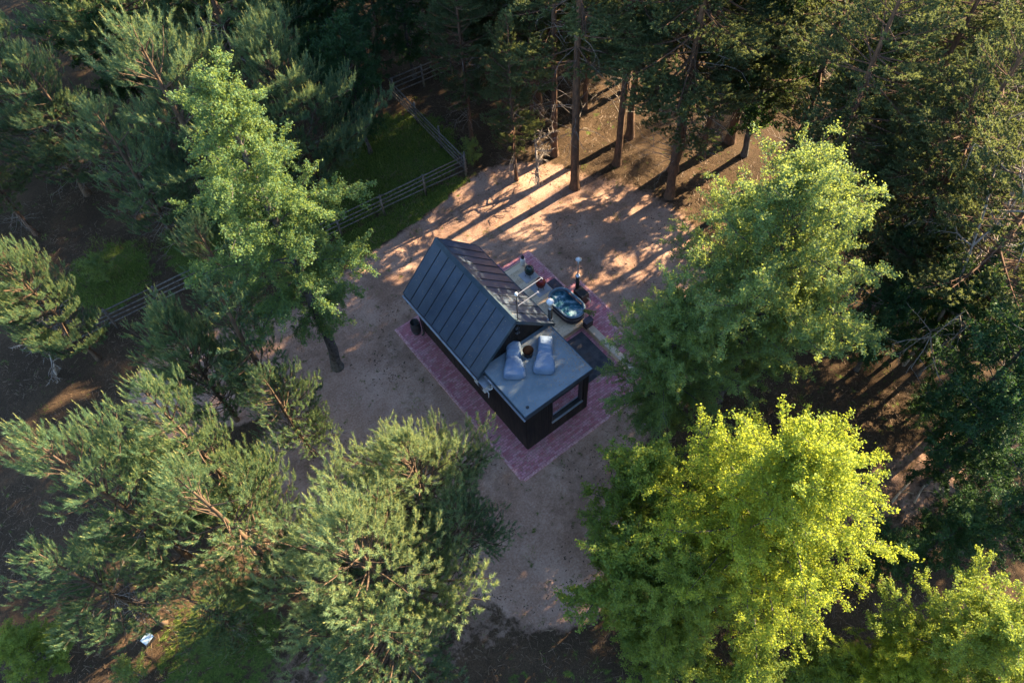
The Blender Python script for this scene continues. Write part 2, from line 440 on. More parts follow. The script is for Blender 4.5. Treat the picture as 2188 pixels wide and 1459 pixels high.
gb.add([(0.0, YG + 0.03, 2.72), (W, YG + 0.03, 2.72), (W, YG + 0.03, 3.02), (RX, YG + 0.03, RZ - 0.16), (0.0, YG + 0.03, 3.02),
        (0.0, YG + 0.13, 2.72), (W, YG + 0.13, 2.72), (W, YG + 0.13, 3.02), (RX, YG + 0.13, RZ - 0.16), (0.0, YG + 0.13, 3.02)],
       [(0, 1, 2, 3, 4), (9, 8, 7, 6, 5), (0, 5, 6, 1), (1, 6, 7, 2), (2, 7, 8, 3), (3, 8, 9, 4), (4, 9, 5, 0)])
boards(gb, (0.03, YG + 0.03), 1, 0, W - 0.06, 2.97, gable_top, (0, -1))
gb.build("gable_wall", MT['board'], cabin)
gb = MB()
gb.add([(0.0, YB - 0.1, 2.72), (W, YB - 0.1, 2.72), (W, YB - 0.1, 3.02), (RX, YB - 0.1, RZ - 0.16), (0.0, YB - 0.1, 3.02),
        (0.0, YB, 2.72), (W, YB, 2.72), (W, YB, 3.02), (RX, YB, RZ - 0.16), (0.0, YB, 3.02)],
       [(0, 1, 2, 3, 4), (9, 8, 7, 6, 5), (0, 5, 6, 1), (1, 6, 7, 2), (2, 7, 8, 3), (3, 8, 9, 4), (4, 9, 5, 0)])
gb.build("gable_wall", MT['board'], cabin)

# roof slopes: left and right, panels with standing seams
for sgn in (-1, 1):
    r = MB(); ex = EX if sgn < 0 else 3.24
    ez = RZ - abs(ex - RX) * slope
    th = 0.14
    vs = []
    for y in (RY0, RY1):
        vs += [(RX, y, RZ), (ex, y, ez), (ex, y, ez - th), (RX, y, RZ - th)]
    fs = [(0, 1, 2, 3), (7, 6, 5, 4), (0, 4, 5, 1), (1, 5, 6, 2), (2, 6, 7, 3), (3, 7, 4, 0)]
    r.add(vs, [f if sgn < 0 else f[::-1] for f in fs])
    ro = r.build("roof_slope", MT['roof'], cabin)
    s = MB(); n = 10
    for i in range(1, n):
        y = RY0 + (RY1 - RY0) * i / n
        hw, h = 0.012, 0.032
        p0 = (RX + sgn * 0.10, RZ - 0.10 * slope); p1 = (ex - sgn * 0.01, ez + 0.01 * slope)
        vs = [(p[0], y + o_, p[1] + zz_) for p in (p0, p1) for o_, zz_ in ((-hw, 0.001), (hw, 0.001), (hw * .7, h), (-hw * .7, h))]
        s.add(vs, [(0, 1, 2, 3), (7, 6, 5, 4), (0, 4, 5, 1), (1, 5, 6, 2), (2, 6, 7, 3), (3, 7, 4, 0)])
    s.build("standing_seam", MT['roof_seam'], ro)
    # verge trims at both ends
    for y0, y1 in ((RY0 - 0.025, RY0 - 0.003), (RY1 + 0.003, RY1 + 0.025)):
        v = MB()
        vs = []
        for y in (y0, y1):
            vs += [(RX, y, RZ + 0.02), (ex, y, ez + 0.02), (ex, y, ez - 0.17), (RX, y, RZ - 0.17)]
        v.add(vs, fs)
        v.build("verge_trim", MT['trim_dark'], ro)
rc = MB()
rc.add([(RX - 0.14, RY0 - 0.03, RZ - 0.14 * slope + 0.035), (RX, RY0 - 0.03, RZ + 0.05), (RX + 0.14, RY0 - 0.03, RZ - 0.14 * slope + 0.035),
        (RX - 0.14, RY1 + 0.03, RZ - 0.14 * slope + 0.035), (RX, RY1 + 0.03, RZ + 0.05), (RX + 0.14, RY1 + 0.03, RZ - 0.14 * slope + 0.035),
        (RX, RY0 - 0.03, RZ + 0.02), (RX, RY1 + 0.03, RZ + 0.02)],
       [(0, 1, 4, 3), (1, 2, 5, 4), (0, 6, 1), (1, 6, 2), (3, 4, 7), (4, 5, 7), (0, 3, 7, 6), (2, 6, 7, 5)])
rc.build("ridge_cap", MT['trim_dark'], cabin)
# gutters with light outer face and downpipe
for sgn in (-1, 1):
    g = MB(); ex = EX - 0.055 if sgn < 0 else 3.29
    gz = EZ - 0.10 if sgn < 0 else 2.80
    g.tube([(ex, RY0 + 0.02, gz), (ex, RY1 - 0.02, gz)], 0.045, 8)
    gu = g.build("gutter", MT['trim'] if sgn < 0 else MT['trim_dark'], cabin)
    if sgn < 0:
        d = MB(); d.tube([(ex, 7.0, EZ - 0.15), (ex + 0.02, 7.0, 2.45), (-0.09, 6.93, 2.2), (-0.09, 6.9, 0.12), (-0.2, 6.9, 0.05)], 0.035, 8)
        d.build("downpipe", MT['black'], cabin)
# terrace roof
MB().lathe([(0.06, ZT + 0.001), (0.06, ZT + 0.02), (0.045, ZT + 0.03)], 14, c=(0.25, 0.2, 0)).build("roof_drain", MT['black'], cabin)
t = MB(); t.box(-0.05, 3.05, -0.05, YG + 0.002, 2.71, ZT); t.build("terrace_roof", MT['membrane'], cabin)
e_ = MB()
e_.box(-0.075, -0.052, -0.075, YG, 2.69, ZT + 0.022); e_.box(3.052, 3.075, -0.075, YG, 2.69, ZT + 0.022)
e_.box(-0.052, 3.052, -0.075, -0.052, 2.69, ZT + 0.022)
e_.build("roof_edging", MT['trim_dark'], cabin)
g = MB(); g.box(-0.15, -0.078, -0.12, YG - 0.25, 2.78, 2.80); g.box(-0.155, -0.148, -0.12, YG - 0.25, 2.78, 2.86); g.build("gutter", MT['trim'], cabin)
# window in the front wall
def glass():
    m, nt, p = nodemat('window_glass', 0.05, 0.5)
    out = nt.nodes["Material Output"]
    gl = nt.nodes.new("ShaderNodeBsdfGlossy"); gl.inputs["Roughness"].default_value = 0.02; gl.inputs["Color"].default_value = (0.95, 0.95, 1, 1)
    tr = nt.nodes.new("ShaderNodeBsdfTransparent"); tr.inputs["Color"].default_value = (0.6, 0.62, 0.65, 1)
    mx = nt.nodes.new("ShaderNodeMixShader"); mx.inputs[0].default_value = 0.7
    nt.links.new(tr.outputs[0], mx.inputs[1]); nt.links.new(gl.outputs[0], mx.inputs[2]); nt.links.new(mx.outputs[0], out.inputs["Surface"])
    return m
MT['glass'] = glass()
wf = MB()
wf.box(WX0, WX0 + 0.05, -0.01, 0.12, WZ0, WZ1); wf.box(WX1 - 0.05, WX1, -0.01, 0.12, WZ0, WZ1)
wf.box(WX0 + 0.05, WX1 - 0.05, -0.01, 0.12, WZ0, WZ0 + 0.05); wf.box(WX0 + 0.05, WX1 - 0.05, -0.01, 0.12, WZ1 - 0.05, WZ1)
win = wf.build("window", MT['black'], cabin)
MB().box(WX0 + 0.05, WX1 - 0.05, 0.075, 0.085, WZ0 + 0.05, WZ1 - 0.05).build("pane", MT['glass'], win)
MB().box(WX0 - 0.02, WX1 + 0.02, -0.075, -0.012, WZ0 - 0.03, WZ0 + 0.012).build("sill", MT['trim'], win)
MB().box(0.16, 2.84, 0.16, 2.8, 0.02, 0.1).build("floor", simple('interior_floor', (0.3, 0.2, 0.12), (0.4, 0.28, 0.18), 4), cabin)
# door on the deck side
dr = MB(); dr.box(3.0, 3.035, 3.5, 4.4, 0.40, 2.4); do = dr.build("door", MT['board'], cabin)
MB().tube([(3.07, 3.6, 1.3), (3.07, 3.6, 1.6)], 0.012, 6).build("handle", MT['steel'], do)

# sauna stove chimney standing against the terrace corner
ch = thing("chimney_pipe", (3.22, 2.56, 0), 0, "black flue pipe with a shiny steel cowl rising at the terrace corner beside the eave", "chimney")
MB().tube([(0, 0, 0.4), (0, 0, 3.75)], 0.085, 14).build("pipe", MT['black'], ch, True)
MB().tube([(0, 0, 3.75), (0, 0, 4.02)], 0.062, 12).lathe([(0.088, 3.73), (0.088, 3.76)], 14).build("steel_collar", MT['steel'], ch, True)
MB().lathe([(0.14, 4.12), (0.15, 4.14), (0.10, 4.20), (0.02, 4.25)], 16).lathe([(0.075, 3.98), (0.10, 4.0), (0.10, 4.07), (0.075, 4.09)], 16).build("cowl", MT['white'], ch, True)
br_ = MB(); br_.box(-0.2, 0.09, -0.02, 0.02, 3.05, 3.08); br_.lathe([(0.092, 3.03), (0.092, 3.10)], 14)
br_.tube([(-0.02, -0.1, 3.1), (-0.06, -0.12, 2.99), (-0.14, -0.14, 2.96), (-0.18, -0.1, 2.99)], 0.02, 6)
br_.build("bracket", MT['steel'], ch)

# antenna mast on the gable
an = thing("antenna_mast", (1.62, YG - 0.1, 0), 0, "thin mast on the gable wall carrying two pale crossbars above the roof", "antenna")
MB().tube([(0, 0, 3.72), (0, 0, 6.15)], 0.018, 8).build("mast", MT['black'], an)
for z in (3.78, 4.08):
    MB().box(-0.10, 0.05, -0.01, 0.07, z, z + 0.03).build("bracket", MT['steel'], an)
for (z, x0, x1) in ((6.1, -0.02, 1.15), (5.45, 0.05, 0.98)):
    MB().tube([(x0, 0, z), (x1, 0.02, z)], 0.012, 6).box(x1 - 0.05, x1 - 0.03, -0.05, 0.08, z - 0.01, z + 0.01).build("crossbar", MT['pale_metal'], an)
MB().lathe([(0.03, 6.08), (0.055, 6.1), (0.055, 6.2), (0.03, 6.23)], 12).build("junction_box", MT['white'], an, True)

# air conditioner under the eave corner
ac = thing("air_conditioner", (-0.22, 2.32, 2.12), R_(90), "white air conditioner box on the left wall under the eave beside the terrace", "air conditioner")
MB().box(-0.34, 0.34, -0.14, 0.14, 0, 0.44).build("casing", MT['white'], ac, bevel=0.02)
MB().box(-0.36, 0.36, -0.16, 0.16, 0.442, 0.456).build("top_cover", MT['trim'], ac)
f_ = MB()
for k in range(4):
    f_.lathe([(0.05 + k * 0.035, 0), (0.058 + k * 0.035, 0), (0.058 + k * 0.035, 0.012), (0.05 + k * 0.035, 0.012)], 20)
f_.v = [(x - 0.08, z + 0.142, y + 0.22) for x, y, z in f_.v]
f_.build("fan_grille", MT['trim_dark'], ac)
p_ = MB(); p_.tube([(-0.34, 0.0, 0.3), (-0.5, 0.0, 0.36), (-0.58, -0.05, 0.5), (-0.5, -0.1, 0.66), (-0.3, -0.1, 0.7)], 0.022, 8)
p_.tube([(-0.34, 0.06, 0.2), (-0.48, 0.06, 0.12), (-0.5, 0.1, -0.1)], 0.018, 8)
p_.build("hose", MT['white'], ac, True)
for x0 in (-0.28, 0.25):
    MB().box(x0, x0 + 0.03, -0.17, 0.13, -0.04, -0.001).build("bracket", MT['steel'], ac)

# rain barrel at the far left corner of the cabin
rb = thing("rain_barrel", (-0.27, 7.2, 0.035), 0, "black rain barrel at the far left corner of the cabin", "barrel")
MB().lathe([(0.22, 0), (0.27, 0.25), (0.28, 0.5), (0.24, 0.85), (0.25, 0.87), (0.225, 0.87), (0.20, 0.6)], 20).build("body", MT['black'], rb, True)
for z in (0.2, 0.68):
    MB().lathe([(0.277, z), (0.285, z + 0.01), (0.285, z + 0.04), (0.277, z + 0.05)], 20, cap=False).build("hoop", MT['trim_dark'], rb)
rb.scale = (0.78, 0.78, 0.85)

# ------------------------------------------------------------------ deck
def wood_mat(name, c1, c2, sc=4.0, stretch=(0.25, 1, 1)):
    m, nt, p = nodemat(name, 0.65, 0.3)
    c = coords(nt); v = mapping(nt, c, stretch)
    n = noise(nt, v, sc * 3, 6, 0.6, 0.5); n2 = noise(nt, c, 0.9, 5, 0.6)
    isl = nt.nodes.new("ShaderNodeNewGeometry").outputs["Random Per Island"]
    f = math_(nt, 'ADD', math_(nt, 'MULTIPLY', n, 0.5), math_(nt, 'MULTIPLY', isl, 0.45))
    col = ramp(nt, f, [(0.25, c1), (0.75, c2)])
    col = mix(nt, math_(nt, 'MULTIPLY', ramp(nt, n2, [(0.5, (0, 0, 0)), (0.7, (1, 1, 1))]), 0.2), col, (0.42, 0.34, 0.27))
    nt.links.new(col, p.inputs["Base Color"]); bump(nt, p, n, 0.15, 0.01)
    return m
MT['deck'] = wood_mat('pale_deck_boards', (0.60, 0.42, 0.26), (0.80, 0.61, 0.42))
MT['beam'] = wood_mat('pale_beam', (0.52, 0.38, 0.27), (0.68, 0.52, 0.40))
MT['dark_wood'] = simple('dark_step_wood', (0.05, 0.04, 0.05), (0.09, 0.07, 0.08), 8, 0.7)
deck = thing("wooden_deck", (0, 0, 0), 0, "pale plank deck along the right side of the cabin around a sunken dark pit", "deck")
DZ = 0.32
d = MB()
y = 2.98; bw = 0.135
while y + bw < 7.2:
    for (xa, xb) in (((3.04, 4.3), (4.305, 5.42))):
        d.box(xa, xb, y, y + bw - 0.006, DZ - 0.03, DZ + rng.uniform(-.0015, .0015))
    y += bw
d.build("deck_board", MT['deck'], deck)
f = MB(); f.box(3.04, 5.42, 2.94, 2.976, 0.04, DZ - 0.004); f.box(5.424, 5.45, 2.94, 7.2, 0.04, DZ - 0.004); f.box(3.04, 5.42, 7.2, 7.23, 0.04, DZ - 0.004)
f.box(3.04, 5.40, 3.0, 7.18, 0.04, DZ - 0.035)
f.build("fascia", MT['beam'], deck)
b = MB(); b.box(5.27, 5.405, -0.35, 2.93, DZ - 0.03, DZ + 0.01); b.box(5.41, 5.55, -0.35, 2.93, DZ - 0.03, DZ + 0.008); b.build("beam", MT['beam'], deck)
b = MB(); b.box(5.26, 5.29, -0.35, 2.93, 0.04, DZ - 0.035); b.build("pit_lining", MT['deck'], deck)
b = MB(); b.box(3.1, 5.1, 0.75, 2.8, 0.036, 0.06)
b.build("mat", simple('dark_mat', (0.045, 0.045, 0.055), (0.10, 0.09, 0.09), 3, 0.9), deck)
# spark mats under the grills
MT['slab'] = simple('pale_grey_slab', (0.34, 0.34, 0.37), (0.44, 0.43, 0.45), 3, 0.7)
def grill(loc, rz, s, matname, cols, label, dome=True):
    t = thing("ceramic_grill", loc, rz, label, "grill", "egg shaped grills on the deck")
    m = simple(matname, cols[0], cols[1], 10, 0.22, spec=0.6, b=0)
    MB().lathe([(0.13 * s, 0.16), (0.20 * s, 0.22), (0.27 * s, 0.36), (0.285 * s, 0.48)], 28).build("firebox", m, t, True)
    MB().lathe([(0.288 * s, 0.485), (0.288 * s, 0.52)], 28).build("band", MT['black'], t)
    MB().lathe([(0.285 * s, 0.522), (0.275 * s, 0.62), (0.23 * s, 0.72), (0.15 * s, 0.79), (0.07 * s, 0.82)], 28).build("lid", m, t, True)
    MB().lathe([(0.06 * s, 0.82), (0.06 * s, 0.87), (0.075 * s, 0.875), (0.075 * s, 0.895), (0.01, 0.90)], 16).build("top_vent", MT['black'], t, True)
    h = MB(); h.tube([(-0.12, -0.30 * s, 0.56), (-0.12, -0.36 * s, 0.58), (0.12, -0.36 * s, 0.58), (0.12, -0.30 * s, 0.56)], 0.013, 6); h.build("handle", MT['black'], t)
    t.scale = (0.76, 0.76, 0.76)
    for k in range(4):
        an_ = k * math.pi / 2 + 0.7
        MB().tube([(0.17 * s * math.cos(an_), 0.17 * s * math.sin(an_), 0.26), (0.24 * s * math.cos(an_), 0.24 * s * math.sin(an_), 0.0)], 0.014, 6).build("leg", MT['black'], t)
    return t
grill((5.12, 6.32, DZ + 0.022), 0.4, 0.95, 'dark_green_ceramic', ((0.015, 0.035, 0.035), (0.03, 0.06, 0.055)),
      "dark green round ceramic grill on the pale slab at the far end of the deck")
grill((5.08, 5.48, DZ + 0.022), -0.5, 1.0, 'red_ceramic', ((0.22, 0.02, 0.02), (0.33, 0.035, 0.03)),
      "glossy red round ceramic grill on the pale slab near the hot tub")
for (x0, x1, y0, y1, lb) in ((4.75, 5.4, 6.05, 6.65, "pale grey slab on the deck under the dark green grill"), (4.72, 5.4, 5.12, 5.8, "pale grey slab on the deck under the red grill")):
    tag(MB().box(x0, x1, y0, y1, DZ + 0.003, DZ + 0.02).build("floor_slab", MT['slab'], bevel=0.004), lb, "slab")
# white canister with black cap beside the green grill
cn = thing("gas_bottle", (5.28, 6.98, DZ + 0.003), 0, "white gas bottle with a black cap behind the green grill", "gas bottle")
MB().lathe([(0.08, 0), (0.11, 0.03), (0.11, 0.38), (0.08, 0.45), (0.04, 0.48)], 18).build("body", MT['white'], cn, True)
MB().lathe([(0.075, 0.45), (0.075, 0.56), (0.05, 0.6)], 16).build("cap", MT['black'], cn, True)

# ------------------------------------------------------------------ hot tub
tub = thing("hot_tub", (5.22, 3.93, 0.0), R_(3), "oval hot tub of dark blue water with foam set into the deck edge", "hot tub")
def stadium(hw, hl, n=14):
    p = []
    for k in range(n + 1):
        t_ = math.pi * k / n; p.append((hw * math.cos(t_), hl - hw + hw * math.sin(t_)))
    for k in range(n + 1):
        t_ = math.pi + math.pi * k / n; p.append((hw * math.cos(t_), -(hl - hw) + hw * math.sin(t_)))
    return p
def ringmesh(levels, cap_top=False, cap_bot=False):
    mbb = MB(); n = None
    vs = []
    for (hw, hl, z) in levels:
        s_ = stadium(hw, hl); n = len(s_); vs += [(x, y_, z) for x, y_ in s_]
    fs = []
    for i in range(len(levels) - 1):
        for j in range(n): fs.append((i * n + j, i * n + (j + 1) % n, (i + 1) * n + (j + 1) % n, (i + 1) * n + j))
    if cap_top: fs.append(tuple((len(levels) - 1) * n + j for j in range(n)))
    if cap_bot: fs.append(tuple(range(n))[::-1])
    return mbb.add(vs, fs)
ringmesh([(0.470, 0.830, 0.04), (0.510, 0.870, 0.5), (0.520, 0.880, 0.9)], cap_bot=True).build("outer_shell", simple('tub_cladding', (0.05, 0.05, 0.075), (0.10, 0.09, 0.12), 9, 0.6, (1, 1, 0.2)), tub)
ringmesh([(0.525, 0.885, 0.86), (0.535, 0.895, 0.93), (0.510, 0.870, 0.945), (0.450, 0.810, 0.94), (0.440, 0.800, 0.90), (0.420, 0.780, 0.35)]).build("rim", simple('tub_rim', (0.10, 0.16, 0.20), (0.16, 0.22, 0.28), 4, 0.3, b=0), tub, True)
ringmesh([(0.420, 0.780, 0.34), (0.415, 0.775, 0.335)], cap_top=True).build("basin_floor", simple('tub_floor', (0.02, 0.10, 0.16), (0.05, 0.2, 0.28), 3, 0.3), tub)
def water():
    m, nt, p = nodemat('foaming_water', 0.08, 0.5)
    c = coords(nt); n = noise(nt, c, 1.9, 9, 0.62, 1.1); n2 = noise(nt, c, 9, 5, 0.6)
    f = math_(nt, 'ADD', math_(nt, 'MULTIPLY', n, 0.8), math_(nt, 'MULTIPLY', n2, 0.2))
    gd = nt.nodes.new("ShaderNodeSeparateXYZ"); nt.links.new(c, gd.inputs[0])
    f = math_(nt, 'SUBTRACT', f, math_(nt, 'MULTIPLY', gd.outputs[1], 0.05))
    f = math_(nt, 'SUBTRACT', f, math_(nt, 'MULTIPLY', gd.outputs[0], 0.04))
    col = ramp(nt, f, [(0.42, (0.012, 0.06, 0.09)), (0.50, (0.05, 0.15, 0.20)), (0.60, (0.32, 0.43, 0.50)), (0.72, (0.75, 0.80, 0.80))])
    nt.links.new(col, p.inputs["Base Color"])
    nt.links.new(ramp(nt, f, [(0.5, (0.05, 0.05, 0.05)), (0.62, (0.6, 0.6, 0.6))]), p.inputs["Roughness"])
    bump(nt, p, f, 0.5, 0.05)
    return m
ringmesh([(0.431, 0.791, 0.74), (0.432, 0.792, 0.76)], cap_top=True).build("water", water(), tub)
for k in range(2):
    hb = MB()
    z = 0.35 + k * 0.35; s_ = stadium(0.527, 0.887); s_ = s_ + [s_[0]]
    hb.tube([(x, y_, z) for x, y_ in s_], 0.012, 5)
    hb.build("hoop", MT['steel'], tub)
bd = MB(); bd.box(0.36, 0.42, -0.48, 0.48, 0.90, 0.955); bd.build("heater_guard", MT['dark_wood'], tub)
tub.scale = (1, 1, 0.88)
# heater beside the tub
ht = thing("tub_heater", (6.12, 4.05, 0.035), 0, "black wood burning heater with a tall flue on the paving behind the hot tub", "heater")
MB().box(-0.20, 0.20, -0.30, 0.28, 0.08, 0.66).build("firebox", MT['black'], ht, bevel=0.02)
MB().box(0.205, 0.22, -0.18, 0.18, 0.2, 0.5).build("door", MT['steel'], ht)
MB().tube([(0, 0.25, 0.66), (0, 0.25, 1.45)], 0.085, 14).build("flue", MT['black'], ht, True)
MB().lathe([(0.11, 1.45), (0.11, 1.50), (0.05, 1.53)], 14, c=(0, 0.25, 0)).build("collar", MT['steel'], ht, True)
MB().tube([(0, 0.25, 1.5), (0, 0.25, 2.5)], 0.032, 10).build("flue_pipe", MT['steel'], ht, True)
MB().lathe([(0.045, 2.44), (0.045, 2.52)], 12, c=(0, 0.25, 0)).lathe([(0.12, 2.55), (0.13, 2.56), (0.02, 2.66)], 14, c=(0, 0.25, 0)).build("cowl", MT['white'], ht, True)
for y_ in (-0.22, 0.1): MB().tube([(-0.2, y_, 0.3), (-0.34, y_, 0.3)], 0.04, 8).build("pipe_stub", MT['steel'], ht)
pp = MB(); pp.tube([(0.1, -0.3, 0.4), (0.12, -0.42, 0.42), (0.12, -0.5, 0.3)], 0.03, 8)
pp.build("hose", MT['steel'], ht)
st = thing("step_block", (5.66, 5.2, 0.035), 0, "dark wooden step at the far end of the hot tub", "step")
MB().box(-0.2, 0.2, -0.30, 0.30, 0.0, 0.30).build("riser", MT['dark_wood'], st)
sb_ = MB()
for k in range(3): sb_.box(-0.21 + k * 0.142, -0.21 + k * 0.142 + 0.136, -0.31, 0.31, 0.303, 0.33)
sb_.build("tread", MT['dark_wood'], st)
st = thing("step_block", (5.02, 2.7, 0.061), 0, "small dark step in front of the hot tub near the pit", "step")
MB().box(-0.18, 0.18, -0.12, 0.12, 0.0, 0.40).build("riser", MT['dark_wood'], st, bevel=0.01)
st.location = (5.36, 2.72, DZ + 0.012)
MB().box(-0.2, 0.2, -0.14, 0.14, 0.402, 0.43).build("tread", MT['dark_wood'], st)
# leafy whisk on the tub rim
wk = thing("birch_whisk", (5.46, 3.12, 0.86), R_(-60), "leafy green birch whisk lying on the near rim of the hot tub", "whisk")
MB().tube([(-0.22, 0, 0), (0.0, 0, 0.02)], 0.02, 6).build("handle", MT['bark_grey'], wk)
wl = MB()
for k in range(170):
    a_ = rng.uniform(0, 0.5); b0 = Vector((a_, rng.uniform(-.25, .25) * (a_ + .15), rng.uniform(0, .10)))
    u = Vector((rng.uniform(-1, 1), rng.uniform(-1, 1), rng.uniform(-.5, .5))).normalized() * .035; v2 = u.orthogonal().normalized() * .02
    wl.add([b0 - u, b0 + v2, b0 + u, b0 - v2], [(0, 1, 2, 3)])
wl.build("leaves", MT['leaf_birch'], wk)

# ------------------------------------------------------------------ bean bag loungers on the terrace
def fabric():
    m, nt, p = nodemat('pale_blue_fabric', 0.85, 0.2)
    c = coords(nt); n = noise(nt, c, 2.5, 6, 0.6); n3 = noise(nt, mapping(nt, c, (1, 3, 1)), 5, 6, 0.6, 0.8)
    nt.links.new(ramp(nt, n, [(0.35, (0.13, 0.185, 0.28)), (0.65, (0.20, 0.265, 0.37))]), p.inputs["Base Color"])
    bump(nt, p, n3, 0.5, 0.05)
    return m
MT['fabric'] = fabric()
def lounger(loc, rz, label, seed):
    t = thing("bean_bag_lounger", loc, rz, label, "bean bag", "bean bag loungers on the roof terrace")
    q = random.Random(seed)
    L, nY, nX = 1.50, 40, 20
    ph = [q.uniform(0, 6.28) for _ in range(8)]
    V = []; 
    for i in range(nY + 1):
        v_ = i / nY; y_ = (v_ - 0.5) * L
        wd = 0.33 + 0.075 * math.cos(math.pi * min(1, v_ * 1.35))          # wider at the seat end (y<0)
        if v_ < 0.12: wd *= math.sqrt(max(0.0, 1 - ((0.12 - v_) / 0.12) ** 2)) * 0.35 + 0.65
        h = 0.27 + 0.10 * sstep(np.array(v_), 0.5, 0.8) - 0.07 * math.exp(-((v_ - 0.60) / 0.09) ** 2)
        endf = min(1, v_ / 0.10, (1 - v_) / 0.05); h = float(h) * math.sqrt(max(0.0, 1 - (1 - endf) ** 2)) * 0.85 + float(h) * 0.15
        for j in range(nX):
            th = 2 * math.pi * j / nX
            cx, cz = math.cos(th), math.sin(th)
            sx = math.copysign(abs(cx) ** 0.55, cx); sz = math.copysign(abs(cz) ** 0.6, cz)
            wob = 1 + 0.02 * math.sin(5 * v_ * 6.28 + ph[0] + 2 * th) + 0.015 * math.sin(9 * v_ * 6.28 + ph[1])
            crease = 0.016 * math.sin(v_ * 70 + 1.2 * math.sin(th * 2 + ph[2])) * math.exp(-((v_ - 0.66) / 0.13) ** 2)
            V.append((sx * wd * wob, y_ + 0.01 * math.sin(th * 3 + ph[3]), h / 2 + sz * h / 2 + (crease if sz > 0.2 else 0)))
    F = []
    for i in range(nY):
        for j in range(nX): F.append((i * nX + j, i * nX + (j + 1) % nX, (i + 1) * nX + (j + 1) % nX, (i + 1) * nX + j))
    F.append(tuple(range(nX))[::-1]); F.append(tuple(nY * nX + j for j in range(nX)))
    MB().add(V, F).build("cushion", MT['fabric'], t, True)
    sm = MB(); s_ = []
    for k in range(25):
        v_ = 0.03 + 0.94 * k / 24; i = int(v_ * nY)
        s_.append(Vector(V[i * nX]) + Vector((0.004, 0, 0)))
    sm.tube(s_, 0.009, 5)
    s_ = []
    for k in range(25):
        v_ = 0.03 + 0.94 * k / 24; i = int(v_ * nY)
        s_.append(Vector(V[i * nX + nX // 2]) - Vector((0.004, 0, 0)))
    sm.tube(s_, 0.009, 5); sm.build("seam", MT['fabric'], t)
    return t
lounger((1.02, 2.02 - 0.06, ZT + 0.002), R_(-36), "pale blue bean bag lounger on the terrace nearest the gable wall, on the left", 1)
lounger((2.03, 1.42, ZT + 0.002), R_(-41), "pale blue bean bag lounger on the terrace nearest the outer edge, on the right", 2)
# small dark round table between them
def bits(name, n, x0, x1, y0, y1, z, seed, L, mat, pw=1.0):
    rs = np.random.RandomState(seed)
    x = x1 - (x1 - x0) * rs.rand(n) ** pw; y = rs.uniform(y0, y1, n); az = rs.rand(n) * 6.283; l = L * rs.uniform(0.4, 1.2, n); wd = 0.004 + 0.004 * rs.rand(n)
    d_ = np.stack([np.cos(az) * l, np.sin(az) * l, 0 * l], -1); q_ = np.stack([-np.sin(az) * wd, np.cos(az) * wd, 0 * wd], -1); p_ = np.stack([x, y, z + 0.003 + 0 * x], -1)
    V = np.stack([p_ - d_ - q_, p_ + d_ - q_, p_ + d_ + q_, p_ - d_ + q_], 1).reshape(-1, 3)
    o = bpy.data.objects.new(name, np_mesh(name, V, np.arange(len(V)).reshape(-1, 4), [mat])); COL.objects.link(o); return tag(o, kind="stuff")
MT['dry_needle'] = simple('dry_brown_needles', (0.20, 0.12, 0.07), (0.42, 0.30, 0.20), 9, 0.9, b=0)
bits("fallen_needles", 900, 1.4, 3.0, 0.1, 2.4, ZT, 3, 0.022, MT['dry_needle'], 2.6)
def slope_bits(n, seed, sgn):
    rs = np.random.RandomState(seed); x = RX + sgn * rs.uniform(0.15, 1.65, n); y = rs.uniform(RY0, RY1, n); z = RZ - np.abs(x - RX) * slope + 0.004
    az = rs.rand(n) * 6.283; l = 0.02 * rs.uniform(.4, 1.2, n); wd = 0.005
    d_ = np.stack([np.cos(az) * l, np.sin(az) * l, -sgn * slope * np.cos(az) * l], -1); q_ = np.stack([-np.sin(az) * wd, np.cos(az) * wd, sgn * slope * np.sin(az) * wd], -1); p_ = np.stack([x, y, z], -1)
    V = np.stack([p_ - d_ - q_, p_ + d_ - q_, p_ + d_ + q_, p_ - d_ + q_], 1).reshape(-1, 3)
    o = bpy.data.objects.new("fallen_needles", np_mesh("fallen_needles", V, np.arange(len(V)).reshape(-1, 4), [MT['dry_needle']])); COL.objects.link(o); tag(o, kind="stuff")
slope_bits(420, 12, 1); slope_bits(130, 13, -1)
bits("fallen_needles", 350, 0.0, 3.0, 0.0, 2.4, ZT, 4, 0.02, MT['dry_needle'])
bits("fallen_needles", 420, 3.1, 5.4, 3.0, 7.1, DZ + 0.001, 5, 0.02, MT['dark_wood'])
bits("fallen_needles", 1500, -0.8, 6.0, -0.8, -0.05, 0.035, 6, 0.022, MT['dry_needle'])
bits("fallen_needles", 900, -0.8, -0.08, -0.8, 7.8, 0.035, 7, 0.022, MT['dry_needle'])
tb = thing("side_table", (1.62, 1.88, ZT + 0.002), 0, "small dark round side table between the two bean bags", "table")
MB().lathe([(0.20, 0.30), (0.205, 0.31), (0.205, 0.325), (0.195, 0.335)], 24).build("table_top", simple('shade_black_top', (0.0025, 0.002, 0.0025), (0.005, 0.0025, 0.0025), 6, 0.95, spec=0.05), tb)  # near-black top, the table's shade is painted into its colour
MB().lathe([(0.16, 0.0), (0.17, 0.02), (0.12, 0.16), (0.17, 0.298)], 20).build("base", MT['black'], tb, True)

